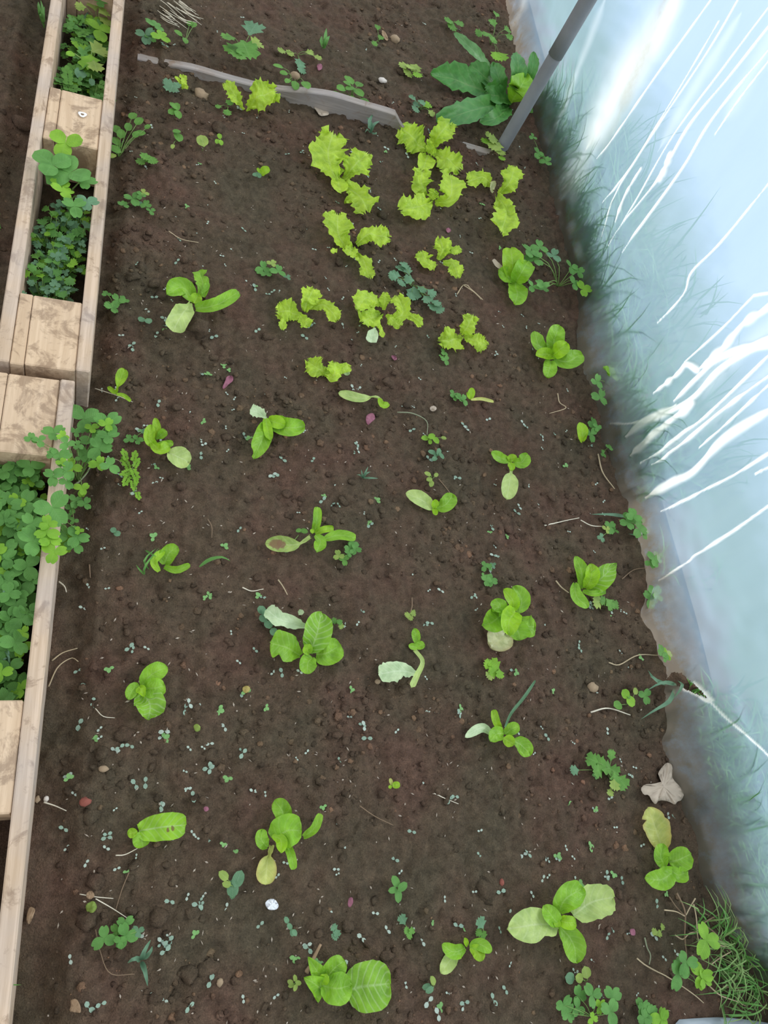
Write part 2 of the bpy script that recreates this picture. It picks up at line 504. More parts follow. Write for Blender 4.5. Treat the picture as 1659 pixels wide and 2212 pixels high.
def add_leaf(root, crop, pts, wpx, kind, m, lift=0.32, opt=None, label=None, base=0.006, zi=0.0):
    NL[0] += 1
    opt = dict(opt or {})
    px = [cp(crop, *q) for q in pts]
    wpx = wpx / CR[crop][2]
    a, b = G(*px[0]), G(*px[-1])
    L = float(np.linalg.norm(b - a)) + 1e-4
    n = len(px)
    C = []
    for i, q in enumerate(px):
        s = i / (n - 1)
        z = base + zi + lift * L * (1.0 - (1 - s) ** 2) * (1.25 - 0.35 * s)
        C.append(G(q[0], q[1], z))
    fr = kind == 'frill'
    hw = 0.5 * wpx * mpp(C[-1]) * (.88 if fr else 1)
    d = dict(cup=0.30, ruffle=0.04, jag=0.012, wavy=0.26, seed=NL[0], na=20)
    if fr:
        d.update(cup=0.12, ruffle=0.16, jag=0.06, wavy=0.36, lobes=0.20, na=46, nu=12, teeth=0.13)
    d.update(opt)
    V, Fc, uv = leaf_geo(C, hw, kind, **d)
    # keep the blade out of the soil
    gz = ground(V[:, 0], V[:, 1]) + 0.0015
    V[:, 2] = np.maximum(V[:, 2], gz)
    V[:, 0] = np.minimum(V[:, 0], film_x(V[:, 1], V[:, 2]) - .006)
    o = link('leaf', mesh('leaf', V - np.array(root.location), Fc, M[m], uv), root)
    if label:
        o['label'] = label
    return o


# ------------------------------------------------------------------ the ground: soil with clods and crumbs
def grid_mesh(xs, ys, fn, name, m):
    X, Y = np.meshgrid(xs, ys)
    Z = fn(X, Y)
    nx, ny = len(xs), len(ys)
    co = np.stack([X, Y, Z], -1).reshape(-1, 3).astype(np.float32)
    i = (np.arange(ny - 1)[:, None] * nx + np.arange(nx - 1)[None, :]).ravel()
    quad = np.stack([i, i + 1, i + nx + 1, i + nx], 1).astype(np.int32)
    me = bpy.data.meshes.new(name)
    me.vertices.add(len(co))
    me.vertices.foreach_set('co', co.ravel())
    me.loops.add(quad.size)
    me.loops.foreach_set('vertex_index', quad.ravel())
    me.polygons.add(len(quad))
    me.polygons.foreach_set('loop_start', np.arange(0, quad.size, 4, dtype=np.int32))
    me.polygons.foreach_set('use_smooth', np.ones(len(quad), dtype=bool))
    me.materials.append(m)
    me.update(calc_edges=True)
    return me


soil = link('soil_floor', grid_mesh(np.r_[np.linspace(-3, -0.76, 24), np.arange(-0.75, 1.42, 0.0052)], np.r_[np.linspace(-4, -1.31, 40), np.arange(-1.3, 2.7, 0.0062), np.linspace(2.72, 6, 40)], ground, 'soil_floor', M['soil']))
tag(soil, 'dark brown garden soil of the bed', kind='structure')


def lump(seed, flat=0.7, rough=0.22, sub=1):
    import bmesh
    bm = bmesh.new()
    bmesh.ops.create_icosphere(bm, subdivisions=sub, radius=1)
    r = np.random.default_rng(seed)
    V = np.array([v.co[:] for v in bm.verts])
    V *= (1 + r.normal(0, rough, len(V)).clip(-.4, .4))[:, None]
    V *= np.array([1 + r.uniform(-.2, .25), 1 + r.uniform(-.2, .25), flat])
    Fc = [[v.index for v in f.verts] for f in bm.faces]
    bm.free()
    return V, Fc


def blocked(x, y):
    return (-0.03 < x < 0.155 and y > -1.4) or x > 1.27


crumb_v, crumb_f, nn = [], [], 0
base = [lump(100 + i, 0.55, 0.2, 2) for i in range(10)]
small = [lump(120 + i, 0.6, 0.22, 1) for i in range(10)]
small = [(v, np.array(f)) for v, f in small]
base = [(v, np.array(f)) for v, f in base]
n_c = 30000
cx = RNG.uniform(-0.5, 1.3, n_c)
cy = RNG.uniform(-1.12, 2.3, n_c)
cr = 0.0014 + 0.0054 * RNG.random(n_c) ** 2.6
keep = vn(cx * 5, cy * 5, 9) + 0.30 > RNG.random(n_c) * 0.6
cz = ground(cx, cy)
for x, y, z, r, k in zip(cx, cy, cz, cr, keep):
    if not k or blocked(x, y):
        continue
    v, f = (base if r > .0032 else small)[RNG.integers(10)]
    a = RNG.random() * 6.28
    ca, sa = math.cos(a), math.sin(a)
    vv = v * r
    crumb_v.append(np.stack([vv[:, 0] * ca - vv[:, 1] * sa + x, vv[:, 0] * sa + vv[:, 1] * ca + y, vv[:, 2] + z + r * .05], 1))
    crumb_f.append(f + nn)
    nn += len(v)
CV, CF = np.vstack(crumb_v), np.vstack(crumb_f)
me = bpy.data.meshes.new('soil_crumbs')
me.vertices.add(len(CV))
me.vertices.foreach_set('co', CV.astype(np.float32).ravel())
me.loops.add(CF.size)
me.loops.foreach_set('vertex_index', CF.astype(np.int32).ravel())
me.polygons.add(len(CF))
me.polygons.foreach_set('loop_start', np.arange(0, CF.size, 3, dtype=np.int32))
me.polygons.foreach_set('use_smooth', np.ones(len(CF), dtype=bool))
me.materials.append(M['crumb'])
me.update(calc_edges=True)
tag(link('soil_crumbs', me, soil), kind='stuff')

clod_me = [mesh("soil_clod", *lump(200 + i, 0.5, 0.17, 2), M['clod']) for i in range(8)]


def clod(p, r, i=None):
    o = link('soil_clod', clod_me[RNG.integers(8) if i is None else i], soil)
    o.location = (p[0], p[1], p[2] + r * .05)
    o.scale = (r, r * RNG.uniform(.75, 1.1), r)
    o.rotation_euler = (RNG.uniform(-.3, .3), RNG.uniform(-.3, .3), RNG.uniform(0, 6.28))


BIG = [('B', 905, 235, 100), ('B', 850, 280, 80), ('B', 985, 335, 100), ('B', 1260, 610, 150), ('B', 1092, 662, 100), ('B', 750, 560, 90), ('B', 1030, 410, 70),
       ('D', 1020, 1425, 120), ('D', 770, 1650, 130), ('D', 860, 1100, 85), ('D', 580, 780, 110), ('D', 845, 1385, 75), ('D', 1215, 1790, 100), ('D', 1330, 1755, 110),
       ('D', 610, 1200, 110), ('D', 560, 1440, 130), ('D', 685, 230, 70), ('D', 650, 380, 80), ('D', 790, 250, 90), ('D', 1350, 390, 90), ('A', 150, 790, 110),
       ('A', 1410, 820, 90), ('G', 570, 370, 70), ('G', 110, 850, 70), ('G', 670, 940, 80), ('K', 730, 1600, 80), ('K', 1580, 1370, 120), ('K', 980, 1780, 90), ('K', 860, 1700, 60),
       ('M', 125, 815, 120), ('M', 850, 830, 60), ('J', 600, 130, 80), ('I', 860, 750, 70), ('C', 690, 1340, 70), ('C', 900, 1150, 70), ('C', 790, 410, 60), ('D', 1400, 1840, 50), ('D', 425, 615, 35), ('K', 575, 390, 60), ('K', 790, 150, 60)]
for c, x, y, d in BIG:
    p = G(*cp(c, x, y))
    clod(p, 0.5 * d / CR[c][2] * mpp(p))
n = len(BIG)
while n < 290:
    px, py = RNG.uniform(20, 1500), RNG.uniform(0, 2212)
    p = G(px, py)
    if blocked(p[0], p[1]) or p[0] > 1.24:
        continue
    clod(p, RNG.uniform(4.5, 10.0) * mpp(p) * (1.25 if RNG.random() < .2 else 1))
    n += 1

# ground beyond the film
def outside_mat():
    """bare soil along the sheet, then grass, then pale ground added to brighten the film"""
    N, ramp, mix, math_, done = mat('outside_ground')
    pos = N('NewGeometry').outputs['Position']
    n1 = N('TexNoise', {'Vector': pos, 'Scale': 9.0, 'Detail': 5.0}).outputs[0]
    x = math_('ADD', N('SeparateXYZ', {0: pos}).outputs[0], math_('MULTIPLY', math_('SUBTRACT', n1, 0.5), 0.25))
    col = ramp(math_('SUBTRACT', x, 1.2), [(0.22, (0.15, 0.11, 0.075)), (0.30, (0.10, 0.17, 0.055)), (0.42, (0.10, 0.17, 0.06)), (0.72, (0.40, 0.47, 0.57))])  # last stop: pale bluish ground, added so the film looks brighter
    return done(N('BsdfPrincipled', {'Base Color': col, 'Roughness': 0.9}).outputs[0])


outside = link('outside_ground', grid_mesh(np.linspace(1.40, 7, 60), np.linspace(-4, 8, 120), lambda x, y: 0.02 * vn(x * 3, y * 3, 8) + 0.02 * sm((x - 1.4) * 3), 'outside_ground', outside_mat()))
tag(outside, 'soil, grass and added pale ground outside the plastic sheet', kind='structure')

# ------------------------------------------------------------------ the plastic film wall
EDGE = [(1085, -60), (1092, 0), (1105, 70), (1122, 150), (1150, 240), (1172, 330), (1190, 400), (1212, 490), (1240, 580), (1250, 640), (1248, 720), (1262, 800), (1290, 870), (1312, 950), (1335, 1030),
        (1358, 1090), (1372, 1135), (1388, 1200), (1398, 1260), (1393, 1330), (1412, 1380), (1440, 1430), (1446, 1480), (1445, 1550), (1440, 1600), (1455, 1660), (1482, 1720), (1502, 1800), (1518, 1880), (1548, 1950), (1582, 2020), (1640, 2100), (1700, 2180)]
eb = np.array([unproj(x, y, 0.0)[:2] for x, y in EDGE])
eb = eb[np.argsort(eb[:, 1])]


def film_x(y, z):
    y, z = np.asarray(y, float), np.asarray(z, float)
    bx = np.interp(y, eb[:, 1], eb[:, 0]) + 0.004 * vn(y * 30, z * 10, 21)
    ly = y - 0.25 * z
    pleat = 0.018 * np.sin(ly * 8.2 + 0.6) + 0.012 * vn(ly * 11, z * 2, 22) + 0.003 * vn(ly * 38, z * 4, 23)
    up = 1.325 + pleat * sm((z - .02) / .2) - 0.22 * np.clip(z - 0.75, 0, 2) ** 2
    k = sm((z + 0.01) / 0.13)
    crumple = 0.010 * vn(y * 26, z * 34, 24) * np.clip(1 - z / .3, 0, 1)
    return bx * (1 - k) + up * k + crumple


def on_film(px, py):
    X = 1.32
    for _ in range(6):
        p = on_x(px, py, X)
        X = 0.5 * X + 0.5 * float(film_x(p[1], max(p[2], -.03)))
    return on_x(px, py, X)


HOLE = [(1452, 1452), (1472, 1454), (1500, 1478), (1532, 1509), (1500, 1497), (1478, 1486), (1455, 1478), (1438, 1470)]
hole = np.array([on_film(*q)[1:] for q in HOLE])


def inside_poly(y, z):
    r = np.zeros(y.shape, bool)
    j = len(hole) - 1
    for i in range(len(hole)):
        yi, zi, yj, zj = *hole[i], *hole[j]
        c = ((zi > z) != (zj > z)) & (y < (yj - yi) * (z - zi) / (zj - zi + 1e-12) + yi)
        r ^= c
        j = i
    return r


FOLDS = [([(1290, 342), (1420, 160), (1536, 0)], 9), ([(1302, 437), (1357, 369), (1449, 222), (1552, 48)], 6), ([(1300, 510), (1330, 420), (1410, 290), (1530, 110), (1600, -10)], 7),
         ([(1315, 530), (1370, 440), (1450, 300), (1560, 150), (1680, -10)], 6), ([(1340, 490), (1420, 390), (1490, 270), (1580, 160), (1690, 20)], 9), ([(1345, 545), (1420, 440), (1480, 355), (1530, 270), (1600, 180), (1690, 75)], 7),
         ([(1545, 290), (1600, 210), (1690, 95)], 5), ([(1425, 390), (1440, 360), (1448, 335)], 15), ([(1421, 697), (1477, 635), (1495, 587), (1560, 520), (1690, 360)], 6),
         ([(1479, 782), (1558, 711), (1620, 647), (1635, 637), (1690, 630)], 6), ([(1511, 797), (1558, 758), (1607, 699), (1644, 676), (1690, 640)], 24), ([(1413, 849), (1467, 805), (1484, 787), (1509, 800)], 13),
         ([(1457, 866), (1511, 812), (1558, 772), (1659, 733), (1690, 722)], 17), ([(1354, 943), (1398, 908), (1467, 879), (1504, 854), (1558, 797), (1620, 758), (1690, 735)], 22), ([(1319, 915), (1373, 913), (1460, 876)], 7),
         ([(1363, 985), (1423, 930), (1497, 871)], 20), ([(1385, 1000), (1472, 938), (1521, 903), (1659, 770), (1690, 740)], 10), ([(1410, 1003), (1497, 940), (1570, 879), (1690, 793)], 12), ([(1511, 967), (1556, 928), (1659, 834), (1690, 808)], 8),
         ([(1397, 1075), (1449, 1044), (1500, 1018), (1570, 945), (1690, 872)], 21), ([(1429, 1104), (1568, 1036), (1690, 962)], 7), ([(1632, 1024), (1690, 994)], 5), ([(1425, 1253), (1469, 1225), (1520, 1189), (1576, 1153), (1690, 1072)], 7),
         ([(1530, 1510), (1580, 1560), (1640, 1612), (1690, 1665)], 5), ([(1475, 1483), (1505, 1500), (1532, 1515)], 8), ([(1500, 1472), (1525, 1496), (1540, 1512)], 9), ([(1330, 480), (1352, 420), (1385, 365)], 10)]
GLARE_BANDS = [([(1262, 330), (1330, 205), (1425, 60), (1460, -10)], 150, .85), ([(1180, 330), (1215, 240), (1260, 120), (1310, -10)], 30, .35), ([(1225, 420), (1262, 330)], 90, .5), ([(1110, 60), (1130, 10), (1140, -20)], 30, .5),
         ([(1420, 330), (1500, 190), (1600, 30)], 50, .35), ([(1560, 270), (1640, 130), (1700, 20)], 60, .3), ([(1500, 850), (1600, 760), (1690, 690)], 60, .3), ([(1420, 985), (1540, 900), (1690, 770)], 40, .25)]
GRIME = [([(1335, 250), (1385, 130), (1420, 40), (1440, -10)], 60, .9), ([(1300, 330), (1340, 240)], 40, .4)]
fy = np.r_[np.arange(-4, -1.6, .05), np.arange(-1.6, -1.1, 0.012), np.arange(-1.1, 1.35, 0.0024), np.arange(1.35, 2.6, 0.01), np.arange(2.6, 6, .05)]
fz = np.r_[np.arange(-0.03, 0.64, 0.0026), np.arange(0.64, 1.75, 0.05)]
FY, FZ = np.meshgrid(fy, fz)
FX = film_x(FY, FZ)
film_glare, grime = np.zeros_like(FX), np.zeros_like(FX)


def stroke(field, pts, w, amt, fi, soft, ragged=0.9):
    """lay a band of half width w/2 (picture pixels at that distance) along pts on the sheet; returns its height profile"""
    P = spline([on_film(*q) for q in pts], 120)
    for i in range(120):
        s_ = i / 119
        end = (0.25 + 0.75 * sm(s_ * 8)) if soft < .9 else sm(s_ * 5) * sm((1.05 - s_) * 5)
        hw = 0.5 * w * mpp(P[i]) * 1.15 * (1 + ragged * vn(s_ * 11, fi * 3.3, 31)) * end
        if hw < 1e-4:
            continue
        hw = max(hw, .0022)
        iy0, iy1 = np.searchsorted(fy, [P[i][1] - hw * 1.6, P[i][1] + hw * 1.6])
        iz0, iz1 = np.searchsorted(fz, [P[i][2] - hw * 1.6, P[i][2] + hw * 1.6])
        sl = (slice(iz0, iz1), slice(iy0, iy1))
        dd = np.hypot(FY[sl] - P[i][1], FZ[sl] - P[i][2]) / hw
        field[sl] = np.maximum(field[sl], amt * sm((1.25 - dd) / (1.25 - .55 * (1 - soft) - .0)))


ridge = np.zeros_like(FX)
for fi, (pts, w) in enumerate(FOLDS):
    stroke(film_glare, pts, w, 1.0, fi, 0.3)  # white glare streak painted along each fold
    stroke(ridge, pts, w, min(1.0, w / 14), fi, 0.3)
for fi, (pts, w, a) in enumerate(GLARE_BANDS):
    stroke(film_glare, pts, w, a, 40 + fi, 1.0, .5)  # broad soft glare painted onto the sheet
for fi, (pts, w, a) in enumerate(GRIME):
    stroke(grime, pts, w, a, 60 + fi, 1.0, .6)
FX = FX - .004 * ridge
ny = len(fy)
fv = np.stack([FX, FY, FZ], -1).reshape(-1, 3).astype(np.float32)
ii = (np.arange(len(fz) - 1)[:, None] * ny + np.arange(ny - 1)[None, :]).ravel()
fq = np.stack([ii, ii + 1, ii + ny + 1, ii + ny], 1)
fc = fv[fq].mean(1)
fq = fq[~inside_poly(fc[:, 1], fc[:, 2])].astype(np.int32)
me = bpy.data.meshes.new('wall_right')
me.vertices.add(len(fv))
me.vertices.foreach_set('co', fv.ravel())
me.loops.add(fq.size)
me.loops.foreach_set('vertex_index', fq.ravel())
me.polygons.add(len(fq))
me.polygons.foreach_set('loop_start', np.arange(0, fq.size, 4, dtype=np.int32))
me.polygons.foreach_set('use_smooth', np.ones(len(fq), dtype=bool))
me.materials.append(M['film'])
for nm, arr in (('film_glare', film_glare), ('grime', grime)):
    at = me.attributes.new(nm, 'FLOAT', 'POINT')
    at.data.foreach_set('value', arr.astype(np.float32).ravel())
me.update(calc_edges=True)
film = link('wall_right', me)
tag(film, 'milky plastic greenhouse film along the bed', kind='structure')

# grass outside, pressed against the sheet
V, Fc = [], []
k = 0
gr = np.random.default_rng(5)
while k < 8500:
    y = gr.uniform(-1.45, 2.3)
    dens = 0.42 + 1.7 * vn(y * 6, 3.3, 41) + (0.35 if y < -0.45 else 0) + (0.5 if .6 < y < 1.2 else 0)
    if gr.random() > dens:
        continue
    x = 1.33 + gr.exponential(0.075)
    if x > 1.72:
        continue
    k += 1
    h = gr.uniform(.05, .15) * (1.7 if gr.random() < .12 else 1) * (.75 if y < -.45 else 1)
    a = gr.uniform(0, 6.28)
    l = gr.uniform(.2, .9) * h
    dx, dy = math.cos(a) * l - 0.02, math.sin(a) * l
    w = gr.uniform(.0018, .0046)
    n0 = len(V)
    for i in range(5):
        s = i / 4
        ww = w * (1 - s ** 2 * .95)
        px, py, pz = x + dx * s * s, y + dy * s * s, h * s * (1.2 - .35 * s) - .01
        fx = float(film_x(py, pz)) + .004
        px = max(px, fx)
        V += [(px - ww * math.sin(a), py + ww * math.cos(a), pz), (max(px + ww * math.sin(a), fx), py - ww * math.cos(a), pz)]
        if i:
            b = n0 + 2 * i
            Fc.append((b - 2, b - 1, b + 1, b))
tag(link('grass_strip', mesh('grass_strip', V, Fc, M['grass'])), 'green grass pressed against the outside of the film', 'grass', kind='stuff')

# ------------------------------------------------------------------ hoop tube
p0 = G(1085, 318)
t = thing('tunnel_hoop', p0, 'grey metal tunnel hoop tube standing upright beside the broad-leaved weed', 'pole')
seg = []
pts = [(0, 0, -.12), (0, 0.005, .35), (0, 0.008, .8), (-.02, 0.008, 1.2), (-.10, .008, 1.5), (-.24, .008, 1.72)]
link('tube', mesh('tube', *tube(pts, 0.0175, k=20, n=40), M['pole']), t)
link('sleeve', mesh('sleeve', *tube([(0, 0.0045, .275), (0, 0.006, .5), (0, .008, .8)], 0.0195, k=20, n=8), M['pole']), t)

# ------------------------------------------------------------------ pallets standing on edge
ZT = 0.09


def pallet(x0, y0, zt, rot, label, blocks, y1, name='pallet'):
    t = thing(name, (x0, y0, zt), label, 'pallet', 'pallets on edge along the bed')
    t.rotation_euler = (0, 0, rot)
    yl, yh = y1
    def P(nm, b, m, lab=None):
        o = link(nm, mesh(nm, *b, m, smooth=False), t)
        if lab:
            o['label'] = lab
    P('board', box(0, .0215, yl, yh, -.115, 0, .002), M['board'])
    P('board', box(.1225, .1445, yl, yh, -.145, 0.001, .002), M['board'])
    for a, b in blocks:
        dz = random.uniform(-.0025, 0.0005)
        P('stringer', box(.0222, .0432, a - .001, b + .001, -.40, dz - .001, .0018), M['block'])
        P('block', box(.0442, .1219, a, b, -.10, dz, .0022), M['block'])
    return t


pa = pallet(0, 0, ZT, 0, 'wooden pallet on edge with a white paint ring, end touching the other pallet', [(0, .145), (.5275, .6725), (1.055, 1.2)], (0, 1.2))
pb = pallet(-.0218, -.018, ZT - .004, -.0023, 'wooden pallet on edge overgrown by clover, nearer the pale stalks', [(-.145, 0), (-.6725, -.5275), (-1.2, -1.055)], (-1.2, 0))
rv, rf = [], []
for i in range(16):
    a = i / 16 * 6.283
    q = 1 + .12 * math.sin(3 * a)
    for r, z in ((.0035, .0003), (.0035, .0009), (.0080, .0009), (.0080, .0003)):
        rv.append((r * q * math.cos(a), r * q * math.sin(a) * .9, z))
for i in range(16):
    for j in range(3):
        a, b = i * 4 + j, ((i + 1) % 16) * 4 + j
        rf.append((a, b, b + 1, a + 1))
o = link('paint_ring', mesh('paint_ring', rv, rf, M['paint']), pa)
q = unproj(178, 248, ZT)
o.location = (q[0], q[1], 0.0005)
o['label'] = 'small white paint ring'

# ------------------------------------------------------------------ half buried plank across the top of the bed
a, b = unproj(300, 90, .03), unproj(1075, 325, .012)
d = b - a
Lp = np.hypot(d[0], d[1])
t = thing('plank', (a[0], a[1], 0), 'weathered grey plank on edge half buried across the far end of the bed', 'plank')
t.rotation_euler = (0, 0, math.atan2(d[1], d[0]))
xs = np.linspace(0, Lp, 40)
V, Fc = [], []
for i, x in enumerate(xs):
    s = i / 39
    zt = -.004 + .012 * sm((s - .02) / .12) + .032 * sm((s - .28) / .22) * (1 - sm((s - .66) / .06)) - .014 * sm((s - .66) / .06) + .010 * sm((s - .85) / .05) + .002 * vn(s * 14, 1, 61)
    for yy, zz in ((-.011, -.07), (-.012, zt - .002), (-.010, zt), (.008, zt), (.010, zt - .002), (.010, -.07)):
        V.append((x, yy, zz))
for i in range(39):
    for j in range(5):
        q = i * 6 + j
        Fc.append((q, q + 6, q + 7, q + 1))
Fc += [list(range(6)), [39 * 6 + j for j in range(6)][::-1]]
link('board', mesh('board', V, Fc, M['plank'], smooth=False), t)

